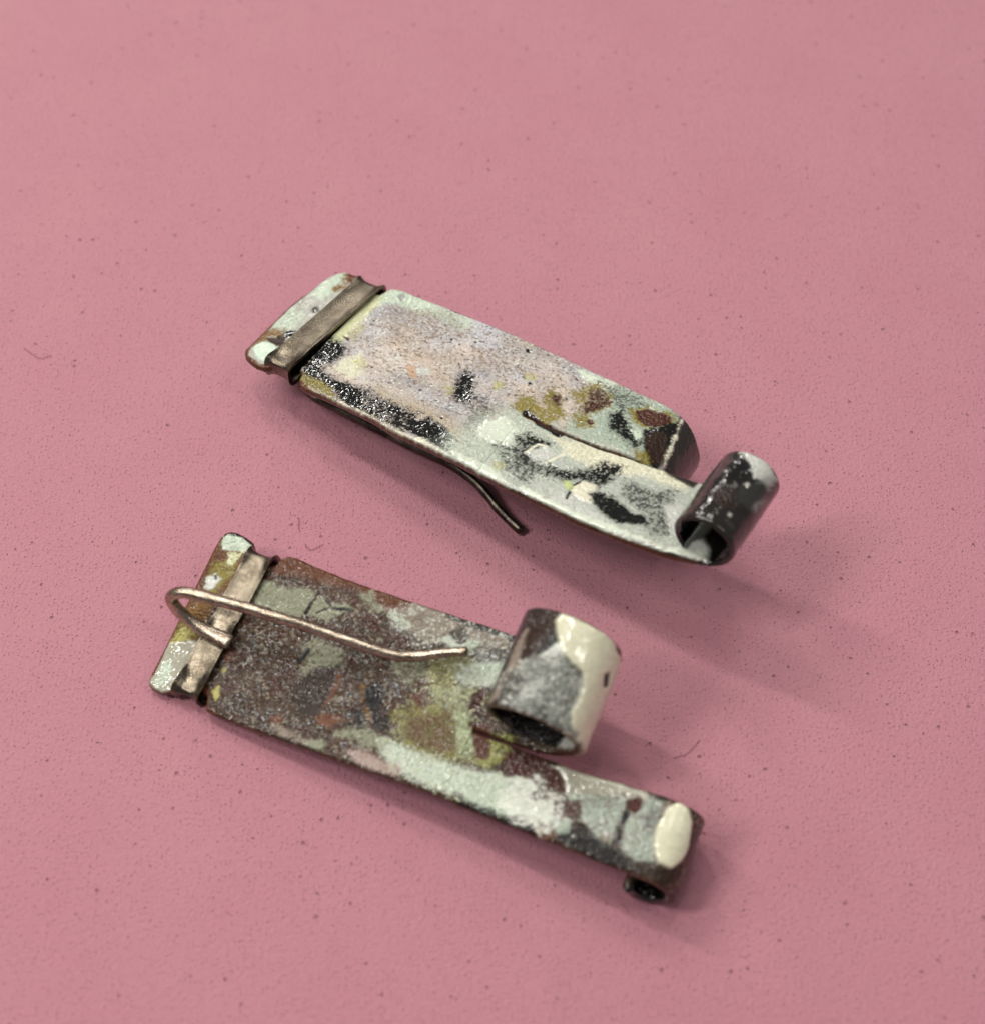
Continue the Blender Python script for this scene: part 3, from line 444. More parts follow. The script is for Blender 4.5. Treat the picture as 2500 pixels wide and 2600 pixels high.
# ---------------------------------------------------------------- pigments: linear colour, roughness, enamel build-up in mm
def srgb(r, g, b):
    f = lambda c: c / 12.92 if c <= 0.04045 else ((c + 0.055) / 1.055) ** 2.4
    return (f(r / 255), f(g / 255), f(b / 255))
PIG = {
 'matteblack': (srgb(17, 16, 15), .42, -.01), 'lilac': (srgb(188, 179, 174), .30, .05), 'headgrey': (srgb(180, 180, 170), .25, .03), 'mint': (srgb(194, 208, 188), .25, .05),
 'mint2': (srgb(212, 230, 210), .2, .07), 'mintyel': (srgb(208, 210, 168), .25, .04), 'gold': (srgb(124, 90, 42), .3, .01),
 'brown': (srgb(98, 58, 34), .42, -.03), 'dkbrown': (srgb(50, 35, 25), .38, -.02), 'black': (srgb(16, 16, 15), .13, .0),
 'dkgrey': (srgb(50, 51, 48), .14, .0), 'grey': (srgb(160, 164, 156), .15, .03), 'brownfleck': (srgb(136, 116, 94), .4, -.01),
 'brownblack': (srgb(36, 26, 20), .2, -.01), 'peach': (srgb(196, 164, 136), .3, .0), 'palegrey': (srgb(200, 202, 194), .18, .05),
 'yellow': (srgb(182, 176, 104), .3, .01), 'rust': (srgb(76, 42, 31), .3, -.04), 'rustdark': (srgb(66, 34, 24), .3, -.04), 'rust3': (srgb(74, 32, 22), .36, -.03),
 'rust2': (srgb(106, 50, 34), .35, -.03), 'cream': (srgb(220, 218, 192), .28, .05), 'beige': (srgb(182, 168, 146), .35, .0),
 'olive': (srgb(132, 120, 54), .28, .0), 'whitecream': (srgb(226, 222, 200), .18, .09), 'nearmint': (srgb(184, 192, 177), .25, .04),
 'whitemint': (srgb(218, 226, 208), .12, .08), 'yelgreen': (srgb(190, 204, 130), .3, .03), 'farmint': (srgb(166, 178, 162), .22, .05),
 'glassdark': (srgb(50, 44, 40), .12, .02), 'headbrown': (srgb(112, 80, 48), .35, .0), 'greyglass': (srgb(176, 174, 156), .12, .06),
 'greengrey': (srgb(140, 142, 118), .35, .05), 'lilacgrey': (srgb(144, 132, 118), .3, .05), 'green': (srgb(140, 140, 78), .28, .05),
 'greenmint': (srgb(158, 168, 128), .25, .06), 'rustbrown': (srgb(86, 50, 34), .4, -.02), 'pinkgrey': (srgb(170, 148, 140), .3, .03),
 'copper': (srgb(108, 66, 42), .38, -.02), 'dkgrey2': (srgb(46, 39, 34), .36, .0), 'creamglob': (srgb(228, 226, 198), .06, .16),
 'dkgreen': (srgb(38, 40, 36), .3, .0), 'greymint': (srgb(150, 156, 148), .15, .05), 'blob': (srgb(196, 194, 184), .06, .10),
 'backbrown': (srgb(68, 48, 34), .38, .0), 'scrolldark': (srgb(34, 30, 27), .10, .02), 'drumbase': (srgb(44, 42, 39), .3, .03),
 'fleckpale': (srgb(138, 131, 114), .3, .04), 'fleckdark': (srgb(22, 19, 16), .16, -.01), 'fleckwhite': (srgb(214, 216, 204), .2, .06),
 'inside': (srgb(150, 130, 122), .3, .0), 'copperedge': (srgb(84, 48, 30), .35, .0),
}
BASE = {'At': 'lilac', 'Ab': 'scrolldark', 'Bt': 'backbrown', 'Bb': 'drumbase'}
#            fleck kind, cell mm, share, stretch along u
FLECK = {'At': [('fleckwhite', .13, .10, 1), ('brownfleck', .10, .05, 3.0), ('brownblack', .10, .02, 1.5)], 'Ab': [('dkgrey', .5, .15, 1)],
         'Bt': [('fleckpale', .11, .20, 1.5), ('fleckdark', .13, .24, 1.4), ('rustdark', .6, .08, 1.5)], 'Bb': [('fleckdark', .5, .12, 1)]}

def paint(surf, S, V, pieces=None):
    """colour (n,m,3), roughness, enamel thickness for painted coordinates"""
    c, r, h = PIG[BASE[surf]]
    col = np.empty(S.shape + (3,)); col[:] = c
    rough = np.full(S.shape, r * .5); lift = np.full(S.shape, h)
    sd = {'At': 3, 'Ab': 5, 'Bt': 7, 'Bb': 9}[surf] * 100
    f1 = fbm(S * 1.5, V * 1.5, sd + 1, 4); f2 = fbm(S * 0.5, V * 0.5, sd + 2, 3)
    g1 = vnoise(S * 12, V * 13.5, sd + 3) - .5; g2 = vnoise(S * 5.7 + V * 1.1, V * 6.1 - S * .8, sd + 4) - .5
    if surf == 'Bt': g2 = vnoise(S * 3.4 + V * .6, V * 7.0 - S * .8, sd + 4) - .5
    g3 = vnoise(S * 20 + 7, V * 20, sd + 5) - .5
    grain = g1 * 1.1 + g2 * .7 + g3 * .35
    fl = fbm(S * .55, V * .9, sd + 7, 4) + .8 * fbm(S * .3 + V * .12, V * 1.9, sd + 17, 4)
    col = col * (1 + .62 * fl)[..., None]; col = col * (1 + np.array([.10, .02, -.10]) * np.clip(fbm(S * .4, V * .6, sd + 27, 3) * 4, -1, 1)[..., None])
    def lay(name, m):
        nonlocal col, rough, lift
        cc, rr, hh = PIG[name]
        tint = 1 + .16 * g2 + .10 * g1
        col = col * (1 - m[..., None]) + np.array(cc) * tint[..., None] * m[..., None]
        rough = rough * (1 - m) + (rr * .42 if rr < .34 else rr * .8) * m; lift = lift * (1 - m) + hh * m
    def flecks(sel):
        for i, (name, cell, share, st) in enumerate(FLECK[surf]):
            n = vnoise(S / cell / st, V / cell, sd + 40 + i) * .62 + vnoise(S / cell / st * 2.1 + 5, V / cell * 2.1, sd + 60 + i) * .38
            dens = share * (1 + 2.2 * fbm(S * .7, V * .7, sd + 80 + i, 2))
            th = .5 + .52 * (.5 - np.clip(dens, 0.0, .9)) 
            lay(name, smooth(th - .03, th + .05, n) * .85 * sel)
    flecks(np.ones_like(S))
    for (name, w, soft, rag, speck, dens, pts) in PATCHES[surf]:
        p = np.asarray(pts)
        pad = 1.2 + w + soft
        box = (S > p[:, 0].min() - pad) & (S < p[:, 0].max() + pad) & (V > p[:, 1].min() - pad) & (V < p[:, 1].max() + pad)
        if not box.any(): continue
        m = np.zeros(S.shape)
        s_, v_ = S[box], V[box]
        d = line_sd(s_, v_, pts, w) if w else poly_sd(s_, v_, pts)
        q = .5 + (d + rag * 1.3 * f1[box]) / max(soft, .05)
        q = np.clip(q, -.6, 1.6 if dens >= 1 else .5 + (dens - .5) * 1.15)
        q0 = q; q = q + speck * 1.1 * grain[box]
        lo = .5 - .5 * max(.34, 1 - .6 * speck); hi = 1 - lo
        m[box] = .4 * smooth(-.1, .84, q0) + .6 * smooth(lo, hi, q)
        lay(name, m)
    # bare metal shows at the worn rims through a thin, broken line
    return col, rough, lift, f1, g2

# ---------------------------------------------------------------- materials
def new_mat(name):
    m = bpy.data.materials.new(name); m.use_nodes = True
    nt = m.node_tree; nt.nodes.clear()
    out = nt.nodes.new('ShaderNodeOutputMaterial'); b = nt.nodes.new('ShaderNodeBsdfPrincipled')
    nt.links.new(b.outputs[0], out.inputs[0])
    return m, nt, b
def node(nt, kind, **kw):
    n = nt.nodes.new(kind)
    for k, v in kw.items():
        if k.startswith('i_'): n.inputs[k[2:].replace('_', ' ')].default_value = v
        else: setattr(n, k, v)
    return n
def math_node(nt, op, a, b, clamp=False):
    n = nt.nodes.new('ShaderNodeMath'); n.operation = op; n.use_clamp = clamp
    for i, x in enumerate((a, b)):
        if isinstance(x, (int, float)): n.inputs[i].default_value = x
        else: nt.links.new(x, n.inputs[i])
    return n.outputs[0]

def enamel_material(name, pit=1.0, facet=.90):
    m, nt, b = new_mat(name); L = nt.links.new
    at = node(nt, 'ShaderNodeAttribute', attribute_name='pigment')
    ar = node(nt, 'ShaderNodeAttribute', attribute_name='rough')
    tc = node(nt, 'ShaderNodeTexCoord')
    n1 = node(nt, 'ShaderNodeTexNoise', i_Scale=95.0, i_Detail=3.0, i_Roughness=.65); L(tc.outputs['Object'], n1.inputs['Vector'])
    n2 = node(nt, 'ShaderNodeTexNoise', i_Scale=46.0, i_Detail=1.5); L(tc.outputs['Object'], n2.inputs['Vector'])
    k = node(nt, 'ShaderNodeMapRange'); L(ar.outputs['Fac'], k.inputs['Value'])
    for i, x in zip((1, 2, 3, 4), (.035, .13, .04, 1.0)): k.inputs[i].default_value = x
    # grain of the fused powder: small value changes of the pigment itself
    v = node(nt, 'ShaderNodeMapRange'); L(n1.outputs['Fac'], v.inputs['Value'])
    for i, x in zip((1, 2, 3, 4), (.3, .7, .84, 1.14)): v.inputs[i].default_value = x
    mx = node(nt, 'ShaderNodeMix', data_type='RGBA', blend_type='MULTIPLY'); L(k.outputs[0], mx.inputs[0])
    L(at.outputs['Color'], mx.inputs[6]); L(v.outputs[0], mx.inputs[7])
    L(mx.outputs[2], b.inputs['Base Color'])
    rr = math_node(nt, 'ADD', ar.outputs['Fac'], math_node(nt, 'MULTIPLY', math_node(nt, 'SUBTRACT', n2.outputs['Fac'], .5), .25), True)
        # orange-peel surface: strong on rough fused areas, faint where the enamel pooled glassy
    hsum = math_node(nt, 'ADD', math_node(nt, 'MULTIPLY', n1.outputs['Fac'], .10), math_node(nt, 'MULTIPLY', n2.outputs['Fac'], 1.0))
    bp = node(nt, 'ShaderNodeBump', i_Distance=.013 * pit); L(hsum, bp.inputs['Height']); L(k.outputs[0], bp.inputs['Strength'])
    # fused frit grains: small glassy facets that each catch the lamps on their own
    vo = node(nt, 'ShaderNodeTexVoronoi', i_Scale=105.0); L(tc.outputs['Object'], vo.inputs['Vector'])
    sp = node(nt, 'ShaderNodeSeparateColor'); L(vo.outputs['Color'], sp.inputs[0])
    clump = node(nt, 'ShaderNodeTexNoise', i_Scale=7.0, i_Detail=2.0); L(tc.outputs['Object'], clump.inputs['Vector'])
    fac = math_node(nt, 'MULTIPLY', math_node(nt, 'GREATER_THAN', math_node(nt, 'ADD', sp.outputs[0], math_node(nt, 'MULTIPLY', math_node(nt, 'SUBTRACT', clump.outputs['Fac'], .5), 1.2)), facet), k.outputs[0], True)
    sub = node(nt, 'ShaderNodeVectorMath', operation='SUBTRACT'); L(vo.outputs['Color'], sub.inputs[0]); sub.inputs[1].default_value = (.5, .5, .5)
    scl = node(nt, 'ShaderNodeVectorMath', operation='SCALE'); L(sub.outputs[0], scl.inputs[0]); L(math_node(nt, 'MULTIPLY', fac, .62), scl.inputs['Scale'])
    addn = node(nt, 'ShaderNodeVectorMath', operation='ADD'); L(bp.outputs[0], addn.inputs[0]); L(scl.outputs[0], addn.inputs[1])
    nrm = node(nt, 'ShaderNodeVectorMath', operation='NORMALIZE'); L(addn.outputs[0], nrm.inputs[0]); L(nrm.outputs[0], b.inputs['Normal'])
    L(math_node(nt, 'ADD', math_node(nt, 'SUBTRACT', .66, math_node(nt, 'MULTIPLY', k.outputs[0], .4)), math_node(nt, 'MULTIPLY', fac, .9)), b.inputs['Specular IOR Level'])
    rf = node(nt, 'ShaderNodeMix', data_type='FLOAT'); L(fac, rf.inputs[0]); L(rr, rf.inputs[2]); rf.inputs[3].default_value = .07
    L(rf.outputs[0], b.inputs['Roughness'])
    bc = node(nt, 'ShaderNodeBump', i_Distance=.005, i_Strength=.6); L(n2.outputs['Fac'], bc.inputs['Height']); L(bc.outputs[0], b.inputs['Coat Normal'])
    L(math_node(nt, 'SUBTRACT', .5, math_node(nt, 'MULTIPLY', k.outputs[0], .36)), b.inputs['Coat Weight'])
    b.inputs['Coat Roughness'].default_value = .05
    return m
M_ENA = enamel_material('fused_enamel'); M_ENB = enamel_material('fired_enamel_and_firescale', 1.3)

def metal_material(name, base, rough, stretch, tarnish):
    m, nt, b = new_mat(name); L = nt.links.new
    tc = node(nt, 'ShaderNodeTexCoord'); mp = node(nt, 'ShaderNodeMapping'); mp.inputs['Scale'].default_value = stretch
    mp.inputs['Rotation'].default_value = (0, 0, .5)
    L(tc.outputs['Object'], mp.inputs['Vector'])
    n1 = node(nt, 'ShaderNodeTexNoise', i_Scale=30.0, i_Detail=4.0, i_Roughness=.7); L(mp.outputs[0], n1.inputs['Vector'])
    n2 = node(nt, 'ShaderNodeTexNoise', i_Scale=11.0, i_Detail=4.0, i_Roughness=.6); L(tc.outputs['Object'], n2.inputs['Vector'])
    cr = node(nt, 'ShaderNodeValToRGB'); L(n2.outputs['Fac'], cr.inputs[0])
    cr.color_ramp.elements[0].position = .38; cr.color_ramp.elements[0].color = (*tarnish, 1)
    cr.color_ramp.elements[1].position = .62; cr.color_ramp.elements[1].color = (*base, 1)
    v = node(nt, 'ShaderNodeMapRange'); L(n1.outputs['Fac'], v.inputs['Value'])
    for i, x in zip((1, 2, 3, 4), (.3, .7, .65, 1.2)): v.inputs[i].default_value = x
    mx = node(nt, 'ShaderNodeMix', data_type='RGBA', blend_type='MULTIPLY'); mx.inputs[0].default_value = 1.0
    L(cr.outputs[0], mx.inputs[6]); L(v.outputs[0], mx.inputs[7]); L(mx.outputs[2], b.inputs['Base Color'])
    b.inputs['Metallic'].default_value = 1.0
    L(math_node(nt, 'ADD', rough, math_node(nt, 'MULTIPLY', n1.outputs['Fac'], .25), True), b.inputs['Roughness'])
    bp = node(nt, 'ShaderNodeBump', i_Distance=.004, i_Strength=.4); L(n1.outputs['Fac'], bp.inputs['Height']); L(bp.outputs[0], b.inputs['Normal'])
    return m
M_BAND = metal_material('tarnished_silver', (.24, .205, .155), .11, (3, 3, 3), (.13, .108, .08))
M_WIRE_DARK = metal_material('shaded_silver_wire', (.12, .10, .08), .2, (1, 4, 4), (.05, .04, .035))  # same silver wire, darkened: the plate's shade is put into its colour
M_WIRE = metal_material('hammered_silver_wire', (.54, .455, .36), .13, (1, 4, 4), (.32, .26, .20))

def table_material():
    m, nt, b = new_mat('pink_foam'); L = nt.links.new
    tc = node(nt, 'ShaderNodeTexCoord')
    big = node(nt, 'ShaderNodeTexNoise', i_Scale=1.6, i_Detail=3.0); L(tc.outputs['Object'], big.inputs['Vector'])
    fine = node(nt, 'ShaderNodeTexNoise', i_Scale=105.0, i_Detail=3.0, i_Roughness=.6); L(tc.outputs['Object'], fine.inputs['Vector'])
    mid = node(nt, 'ShaderNodeTexNoise', i_Scale=48.0, i_Detail=2.0); L(tc.outputs['Object'], mid.inputs['Vector'])
    c1 = node(nt, 'ShaderNodeValToRGB'); L(big.outputs['Fac'], c1.inputs[0])
    c1.color_ramp.elements[0].position = .3; c1.color_ramp.elements[0].color = (*srgb(191, 127, 141), 1)
    c1.color_ramp.elements[1].position = .7; c1.color_ramp.elements[1].color = (*srgb(194, 132, 144), 1)
    # open pores of the foam: sparse, uneven in size and depth
    def pores(scale, thr, seed, big):
        wob = node(nt, 'ShaderNodeTexNoise', i_Scale=scale * 1.7, i_Detail=2.0); L(tc.outputs['Object'], wob.inputs['Vector'])
        mixv = node(nt, 'ShaderNodeMix', data_type='VECTOR'); mixv.inputs[0].default_value = .6 / scale * .25
        L(tc.outputs['Object'], mixv.inputs[4]); L(wob.outputs['Color'], mixv.inputs[5])
        mp = node(nt, 'ShaderNodeMapping'); mp.inputs['Location'].default_value = (seed, seed * .7, 0); L(mixv.outputs[1], mp.inputs['Vector'])
        vo = node(nt, 'ShaderNodeTexVoronoi', i_Scale=scale, voronoi_dimensions='2D'); L(mp.outputs[0], vo.inputs['Vector'])
        sep = node(nt, 'ShaderNodeSeparateColor'); L(vo.outputs['Color'], sep.inputs[0])
        size = math_node(nt, 'MULTIPLY', math_node(nt, 'SUBTRACT', sep.outputs[0], thr, True), big / (1 - thr))
        return math_node(nt, 'MULTIPLY', math_node(nt, 'SUBTRACT', size, vo.outputs['Distance']), 18.0, True)
    p1 = pores(12.0, .84, 3.1, .13); p2 = pores(40.0, .2, 8.7, .17)
    pp = math_node(nt, 'MAXIMUM', math_node(nt, 'MULTIPLY', p1, .6), math_node(nt, 'MULTIPLY', p2, .75), True)
    mx = node(nt, 'ShaderNodeMix', data_type='RGBA'); L(math_node(nt, 'MULTIPLY', pp, .8), mx.inputs[0])
    L(c1.outputs[0], mx.inputs[6]); mx.inputs[7].default_value = (*srgb(128, 58, 66), 1)  # pores mixed darker, the shade inside the pits put into the colour
    L(mx.outputs[2], b.inputs['Base Color'])
    h = math_node(nt, 'ADD', math_node(nt, 'MULTIPLY', fine.outputs['Fac'], .5), math_node(nt, 'MULTIPLY', mid.outputs['Fac'], .55))
    h = math_node(nt, 'SUBTRACT', h, math_node(nt, 'MULTIPLY', pp, 1.3))
    bp = node(nt, 'ShaderNodeBump', i_Distance=.016, i_Strength=.9); L(h, bp.inputs['Height']); L(bp.outputs[0], b.inputs['Normal'])
    b.inputs['Roughness'].default_value = .55; b.inputs['Specular IOR Level'].default_value = .4
    b.inputs['Sheen Weight'].default_value = .25; b.inputs['Sheen Roughness'].default_value = .5
    return m
M_TABLE = table_material()
m, nt, b = new_mat('dark_lint'); M_LINT = m
lt = node(nt, 'ShaderNodeTexNoise', i_Scale=8.0); lc = node(nt, 'ShaderNodeValToRGB'); nt.links.new(lt.outputs['Fac'], lc.inputs[0])
lc.color_ramp.elements[0].color = (*srgb(124, 72, 80), 1); lc.color_ramp.elements[1].color = (*srgb(140, 86, 92), 1)
nt.links.new(lc.outputs[0], b.inputs['Base Color']); b.inputs['Roughness'].default_value = .7

# ---------------------------------------------------------------- building meshes
def link(name, verts, faces, mat, parent=None, colour=None, rough=None, smooth_faces=True):
    me = bpy.data.meshes.new(name)
    verts = np.asarray(verts, np.float32); faces = np.asarray(faces, np.int32)
    me.vertices.add(len(verts)); me.vertices.foreach_set('co', verts.ravel())
    me.loops.add(faces.size); me.loops.foreach_set('vertex_index', faces.ravel())
    me.polygons.add(len(faces)); me.polygons.foreach_set('loop_start', np.arange(0, faces.size, 4, dtype=np.int32))
    me.polygons.foreach_set('loop_total', np.full(len(faces), 4, np.int32))
    me.update(calc_edges=True); me.validate()
    me.polygons.foreach_set('use_smooth', np.full(len(me.polygons), smooth_faces))
    if colour is not None:
        a = me.attributes.new('pigment', 'FLOAT_COLOR', 'POINT')
        a.data.foreach_set('color', np.concatenate([colour, np.ones((len(colour), 1))], 1).astype(np.float32).ravel())
        a = me.attributes.new('rough', 'FLOAT', 'POINT'); a.data.foreach_set('value', rough.astype(np.float32).ravel())
    me.materials.append(mat)
    o = bpy.data.objects.new(name, me); sc.collection.objects.link(o)
    if parent is not None: o.parent = parent
    return o

def quads(idx):
    return np.stack([idx[:-1, :-1], idx[1:, :-1], idx[1:, 1:], idx[:-1, 1:]], -1).reshape(-1, 4)

RIM = {'At': .85, 'Ab': .5, 'Bt': .85, 'Bb': .4}
def sheet_object(name, spec, surfs, mat, parent, rows=None, inherit=None):
    """enamelled sheet: painted top and bottom face joined by a rounded rim. rows = slice of stations (a scroll split from its tine)"""
    box = {}
    def relief(S, V):
        res = []
        for sf in surfs:
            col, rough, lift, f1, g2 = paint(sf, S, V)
            box[sf] = (col, rough)
            rimd = np.minimum(V - V[:, :1], V[:, -1:] - V) + .10 * f1 + .04 * g2
            rk = (1 - smooth(.03, .10, rimd))[..., None] * RIM[sf]
            dk = np.where(S > (29.3 if sf[0] == 'A' else 29.6), .12, 1.0)[..., None]  # scroll rims painted darker to blend into their shaded openings
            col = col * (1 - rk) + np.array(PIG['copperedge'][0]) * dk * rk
            box[sf] = (col, rough)
            wav = .10 * fbm(S * .45, V * .45, 31 + len(sf), 2)
            r_ = lift * .8
            for _ in range(3):
                r_ = (np.roll(r_, 1, 0) + np.roll(r_, -1, 0) + 2 * r_) / 4; r_ = (np.roll(r_, 1, 1) + np.roll(r_, -1, 1) + 2 * r_) / 4
            res.append(r_ + wav + .04 * f1 + .006 * g2)
        return res
    g = sheet(spec, relief)
    n, m = g['S'].shape
    lo, hi = rows(g['S'][:, 0]) if rows else (0, n)
    P = g['P'][:, lo:hi]; n = hi - lo
    col = [box[s][0][lo:hi] for s in surfs]; rg = [box[s][1][lo:hi] for s in surfs]
    # the cut rim shows bare dark copper; scroll rims darkened to merge with shaded openings
    rim = np.array(PIG['copperedge'][0])
    top = np.arange(n * m).reshape(n, m); bot = top + n * m
    F = [quads(top), quads(bot)[:, ::-1]]
    for a, c in ((top[:, 0], bot[:, 0]), (bot[:, -1], top[:, -1])):
        F.append(np.stack([a[:-1], c[:-1], c[1:], a[1:]], -1))
    if lo == 0 and spec.get('e0', 0) or spec.get('cap0'): F.append(np.stack([top[0, :-1], top[0, 1:], bot[0, 1:], bot[0, :-1]], -1))
    if hi == g['S'].shape[0]: F.append(np.stack([top[-1, :-1], bot[-1, :-1], bot[-1, 1:], top[-1, 1:]], -1))
    C = np.stack(col); 
    for k in range(2):
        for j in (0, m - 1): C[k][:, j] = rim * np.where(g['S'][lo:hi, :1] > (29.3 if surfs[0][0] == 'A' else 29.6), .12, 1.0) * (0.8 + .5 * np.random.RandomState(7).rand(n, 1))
    return link(name, P.reshape(-1, 3) * K, np.concatenate(F), mat, parent, C.reshape(-1, 3), np.stack(rg).reshape(-1))

def tube_object(name, pts, rad, mat, parent, flat=None, seg=14, sub=10, rough=.05, smooth_faces=True):
    p = np.asarray(pts, float); q = []
    e = np.vstack([2 * p[0] - p[1], p, 2 * p[-1] - p[-2]])
    for i in range(len(p) - 1):                                       # Catmull-Rom through the points
        a, b, c, d = e[i:i + 4]
        for t in np.linspace(0, 1, sub, endpoint=False):
            q.append(.5 * (2 * b + (c - a) * t + (2 * a - 5 * b + 4 * c - d) * t * t + (3 * b - a - 3 * c + d) * t ** 3))
    q.append(p[-1]); q = np.array(q); n = len(q)
    tan = np.gradient(q, axis=0); tan /= np.linalg.norm(tan, axis=1)[:, None]
    ref = np.cross(tan[0], [0, 0, 1.0]); ref /= np.linalg.norm(ref)
    V = []; s = 0
    for i in range(n):
        ref = ref - tan[i] * (ref @ tan[i]); ref /= np.linalg.norm(ref)
        up = np.cross(tan[i], ref)
        s += np.linalg.norm(q[i] - q[i - 1]) if i else 0
        rw, rh = flat(i / (n - 1)) if flat else (1, 1)
        for k in range(seg):
            a = 2 * math.pi * k / seg
            rr = rad * (1 + rough * 2 * float(vnoise(np.array(s * 1.6), np.array(k * .9), 5) - .5))
            V.append(q[i] + ref * math.cos(a) * rr * rw + up * math.sin(a) * rr * rh)
    V = np.array(V).reshape(n, seg, 3)
    ends = []
    for i, sgn in ((0, -1), (-1, 1)):                                 # domed ends
        c = q[i]; ends.append(np.stack([c + (V[i] - c) * f + tan[i] * sgn * rad * g for f, g in ((.8, .22), (.35, .34), (.02, .36))]))
    V = np.concatenate([ends[0][::-1], V, ends[1]]); n = len(V)
    idx = np.arange(n * seg).reshape(n, seg)
    idx = np.concatenate([idx, idx[:, :1]], 1)
    return link(name, V.reshape(-1, 3) * K, quads(idx), mat, parent, smooth_faces=smooth_faces)

def band_object(name, prof, mat, parent):
    """flat strip wrapped once round the neck; prof(t) -> list of ring points across the strip"""
    ring = np.array(prof)                                             # (n, m, 3) outer ; (n, m, 3) inner
    (out, inn) = ring
    n, m, _ = out.shape
    V = np.concatenate([out.reshape(-1, 3), inn.reshape(-1, 3)])
    a = np.arange(n * m).reshape(n, m); a = np.concatenate([a, a[:1]], 0); b = a + n * m
    F = [quads(a), quads(b)[:, ::-1]]
    for x, y in ((a[:, 0], b[:, 0]), (b[:, -1], a[:, -1])): F.append(np.stack([x[:-1], y[:-1], y[1:], x[1:]], -1))
    o = link(name, V * K, np.concatenate(F), mat, parent)
    bv = o.modifiers.new('edge', 'BEVEL'); bv.width = .006; bv.segments = 2; bv.limit_method = 'ANGLE'; bv.angle_limit = math.radians(35)
    return o

def band_profile(v0, v1, wt, wb, u0, u1, wid, dents, lap=0.0, seed=1, flare=.16):
    """rounded-rectangle loop in the (v, w) plane; u0/u1 = strip centre at the near / far end, flared lips at the ends"""
    loop = []
    r = .38
    for cv, cw, a0 in ((v1 - r, wt - r, 0), (v0 + r, wt - r, 90), (v0 + r, wb + r, 180), (v1 - r, wb + r, 270)):
        for k in range(7):
            a = math.radians(a0 + 15 * k); loop.append((cv + r * math.cos(a), cw + r * math.sin(a), math.cos(a), math.sin(a)))
    full = []
    for i in range(len(loop)):
        a = loop[i]; b = loop[(i + 1) % len(loop)]
        L = math.hypot(b[0] - a[0], b[1] - a[1]); k = max(1, int(L / .12))
        for j in range(k):
            t = j / k; full.append(tuple(x + (y - x) * t for x, y in zip(a, b)))
    xs = np.linspace(-1, 1, 15)
    out = []; inn = []
    for (v, w, nv, nw) in full:
        t = (v - v0) / (v1 - v0); uc = u0 + (u1 - u0) * t
        e = np.exp(-((min(v - v0, v1 - v) / .75) ** 2))
        lip = flare * (0.4 + e) * np.abs(xs) ** 3.0                    # raised rims, strongest where the strip turns round the edge
        dip = np.zeros_like(xs)
        if nw > .5:
            for (dv, dd, dr) in dents: dip = dip + dd * math.exp(-((v - dv) / dr) ** 2) * (1 - xs ** 4)
        jag = .008 * float(vnoise(np.array(v * 2.1), np.array(w), seed) - .5)
        step = lap if (nw > .3 and t < .52) else 0
        half = wid / 2 * (1 + .05 * e) + .05 * float(vnoise(np.array(v * .8), np.array(nw), seed + 3) - .5)
        h = lip - dip + jag + step - .05 * e
        out.append(np.stack([uc + xs * half, v + nv * h, w + nw * h], -1))
        h2 = h - .26
        inn.append(np.stack([uc + xs * half, v + nv * h2, w + nw * h2], -1))
    return np.stack(out), np.stack(inn)

# ---------------------------------------------------------------- poses (mm)
def frame(yaw, pitch, roll):
    y, p, r = (math.radians(a) for a in (yaw, pitch, roll))
    u = np.array([math.cos(y) * math.cos(p), math.sin(y) * math.cos(p), math.sin(p)])
    v0 = np.array([-math.sin(y), math.cos(y), 0]); n0 = np.cross(u, v0)
    v = v0 * math.cos(r) + n0 * math.sin(r)
    return u, v, np.cross(u, v)
def earring(name, label, pos, ang):
    u, v, n = frame(*ang)
    e = bpy.data.objects.new(name, None); sc.collection.objects.link(e)
    M = Matrix(((u[0], v[0], n[0], pos[0] * K), (u[1], v[1], n[1], pos[1] * K), (u[2], v[2], n[2], pos[2] * K), (0, 0, 0, 1)))
    e.matrix_world = M; e.empty_display_size = .3
    e['label'] = label; e['category'] = 'earring'; e['group'] = 'pair of enamelled copper earrings'
    return e, np.array(pos, float), np.stack([u, v, n])
def local(E, pts):                                                    # world mm -> earring mm
    return [tuple(E[2] @ (np.array(p) - E[1])) for p in pts]

# ---------------------------------------------------------------- the foam sheet they lie on
TZ = 0.04
tb = bpy.data.meshes.new('tabletop')
N = 24; gx = np.linspace(-40, 40, N + 1)
vv = [(x, y, TZ) for y in gx for x in gx]
tb.from_pydata(vv, [], [(j * (N + 1) + i, j * (N + 1) + i + 1, (j + 1) * (N + 1) + i + 1, (j + 1) * (N + 1) + i) for j in range(N) for i in range(N)])
tb.materials.append(M_TABLE)
to = bpy.data.objects.new('tabletop', tb); sc.collection.objects.link(to); to['kind'] = 'structure'

# ---------------------------------------------------------------- upper earring, front side up
def build(E, P, s, mat, cut_far, cut_near, scroll_far, scroll_near):
    root = E[0]; sf = (s + 't', s + 'b')
    sheet_object('head_plate', P['head'], sf, mat, root)
    P['body']['cap0'] = 1
    sheet_object('plate', P['body'], sf, mat, root)
    for key, cut, nm in (('far', cut_far, scroll_far), ('near', cut_near, scroll_near)):
        t = sheet_object('tine', P[key], sf, mat, root, rows=lambda S, c=cut: (0, int(np.searchsorted(S, c)) + 1))
        sheet_object('scroll', P[key], sf, mat, t, rows=lambda S, c=cut: (int(np.searchsorted(S, c)), len(S)))

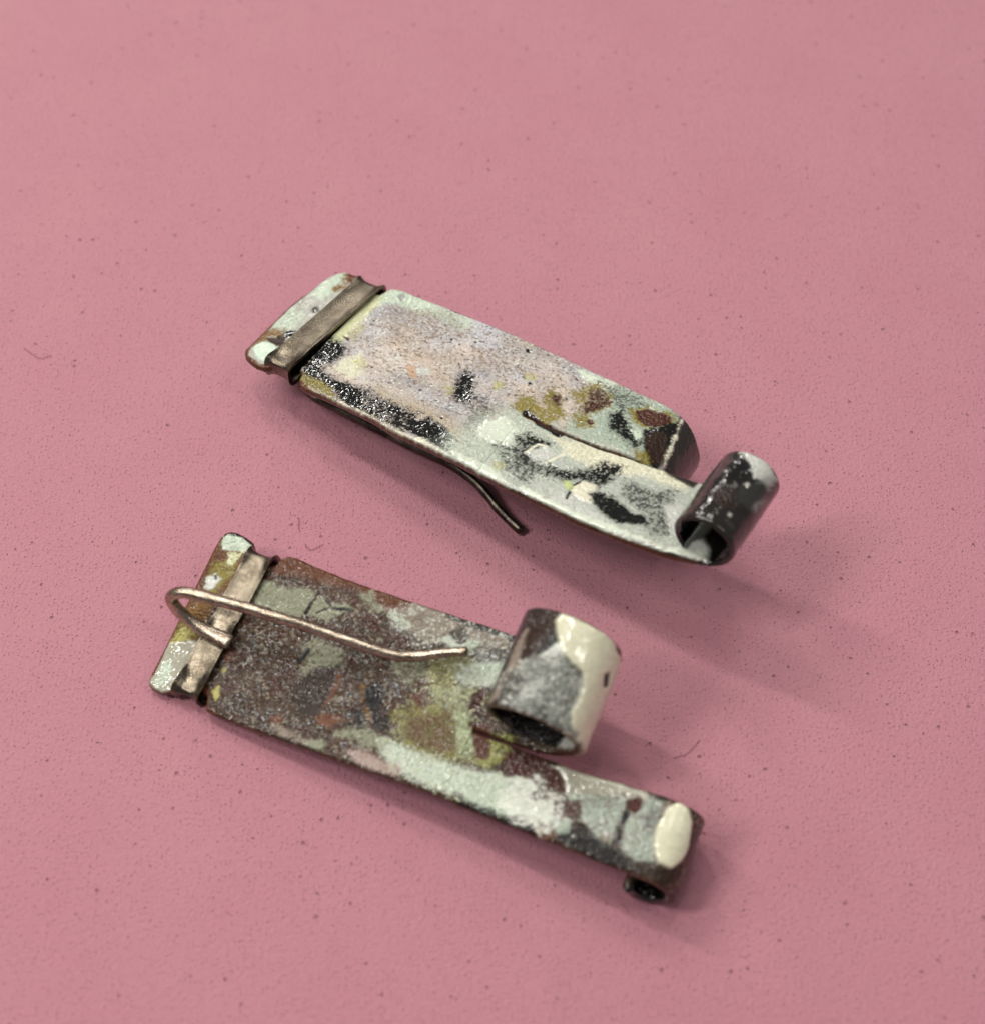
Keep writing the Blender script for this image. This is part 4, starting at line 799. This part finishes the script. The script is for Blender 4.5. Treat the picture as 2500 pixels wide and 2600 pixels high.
EA = earring('earring', 'earring lying face up, pale lilac enamel with black smudges, wire tip poking out below', (-14.287, 7.987, 3.599), (-31.737, 7.746, -7.354))
build(EA, PIECES['A'], 'A', M_ENA, 22.4, 29.2, None, None)
band_object('band', band_profile(.42, 8.86, .34, -.92, 2.27, 2.92, 1.62, [(1.15, .10, .5), (5.2, .03, 2.0)], seed=4), M_BAND, EA[0])
EB = earring('earring', 'earring lying back up, brown scaly enamel, fat white drum and bare wire hook on top', (-18.199, -11.456, 1.016), (-24.641, 6.132, 10.834))
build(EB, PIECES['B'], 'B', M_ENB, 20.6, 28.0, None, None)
band_object('band', band_profile(.56, 9.1, .30, -.86, 2.22, 2.62, 1.5, [(1.25, .16, .55), (4.3, .08, .5)], lap=.07, seed=9, flare=.2), M_BAND, EB[0])

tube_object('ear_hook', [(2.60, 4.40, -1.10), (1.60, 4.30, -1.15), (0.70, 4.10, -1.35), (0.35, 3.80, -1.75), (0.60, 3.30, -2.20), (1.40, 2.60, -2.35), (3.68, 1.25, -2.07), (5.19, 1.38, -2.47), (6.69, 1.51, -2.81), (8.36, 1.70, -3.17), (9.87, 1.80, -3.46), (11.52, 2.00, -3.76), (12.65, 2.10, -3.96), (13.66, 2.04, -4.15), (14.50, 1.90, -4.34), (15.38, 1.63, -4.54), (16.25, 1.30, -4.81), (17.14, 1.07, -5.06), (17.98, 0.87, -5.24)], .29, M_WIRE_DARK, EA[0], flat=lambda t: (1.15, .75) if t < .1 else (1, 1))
tube_object('ear_hook', [(3.34, 3.91, 0.62), (2.43, 3.97, 0.66), (1.56, 4.04, 0.75), (0.79, 4.21, 1.00), (0.31, 4.36, 1.50), (0.08, 4.53, 2.00), (0.08, 4.71, 2.40), (0.39, 4.94, 2.70), (0.85, 5.11, 2.80), (1.72, 5.24, 2.75), (2.85, 5.38, 2.60), (4.29, 5.57, 2.40), (5.79, 5.71, 2.20), (7.15, 5.85, 2.00), (8.47, 5.94, 1.70), (9.83, 6.03, 1.50), (11.16, 6.13, 1.20), (12.12, 6.24, 1.00), (12.73, 6.43, 0.90), (13.62, 6.84, 0.85), (14.51, 7.29, 0.95), (15.57, 7.68, 1.10)], .29, M_WIRE, EB[0], flat=lambda t: (1.45 - t * 2.4, .62 + t * 3.6) if t < .15 else (1.22 - .3 * t, 1.22 - .3 * t))

# ---------------------------------------------------------------- lint fibres on the foam (mm)
for label, pts in (
    ('dark curved lint fibre between the two earrings, just above the corner of the lower plate', [(-10.40, -2.28, 0.43), (-10.30, -2.53, 0.48), (-10.09, -2.68, 0.48), (-9.88, -2.65, 0.48), (-9.58, -2.45, 0.48), (-9.41, -2.33, 0.43)]),
    ('long wavy lint fibre on the pink foam right of the lower earring tip', [(10.78, -13.97, 0.43), (10.53, -14.27, 0.48), (10.27, -14.54, 0.48), (9.97, -14.80, 0.48), (9.64, -14.88, 0.48), (9.39, -14.97, 0.43)]),
    ('thin lint fibre lying left of the upper earring', [(-27.91, 11.02, 0.43), (-27.25, 10.51, 0.48), (-26.86, 10.25, 0.48), (-26.45, 10.34, 0.48), (-26.15, 10.48, 0.43)]),
    ('faint curled lint fibre in the gap above the head of the lower earring', [(-10.91, -0.59, 0.43), (-10.81, -0.87, 0.48), (-10.83, -1.20, 0.48), (-10.73, -1.55, 0.43)]),
):
    o = tube_object('lint_fibre', pts, .015, M_LINT, None, seg=5, sub=6, rough=0)
    o['label'] = label; o['category'] = 'lint'; o['group'] = 'lint fibres on the pink foam'
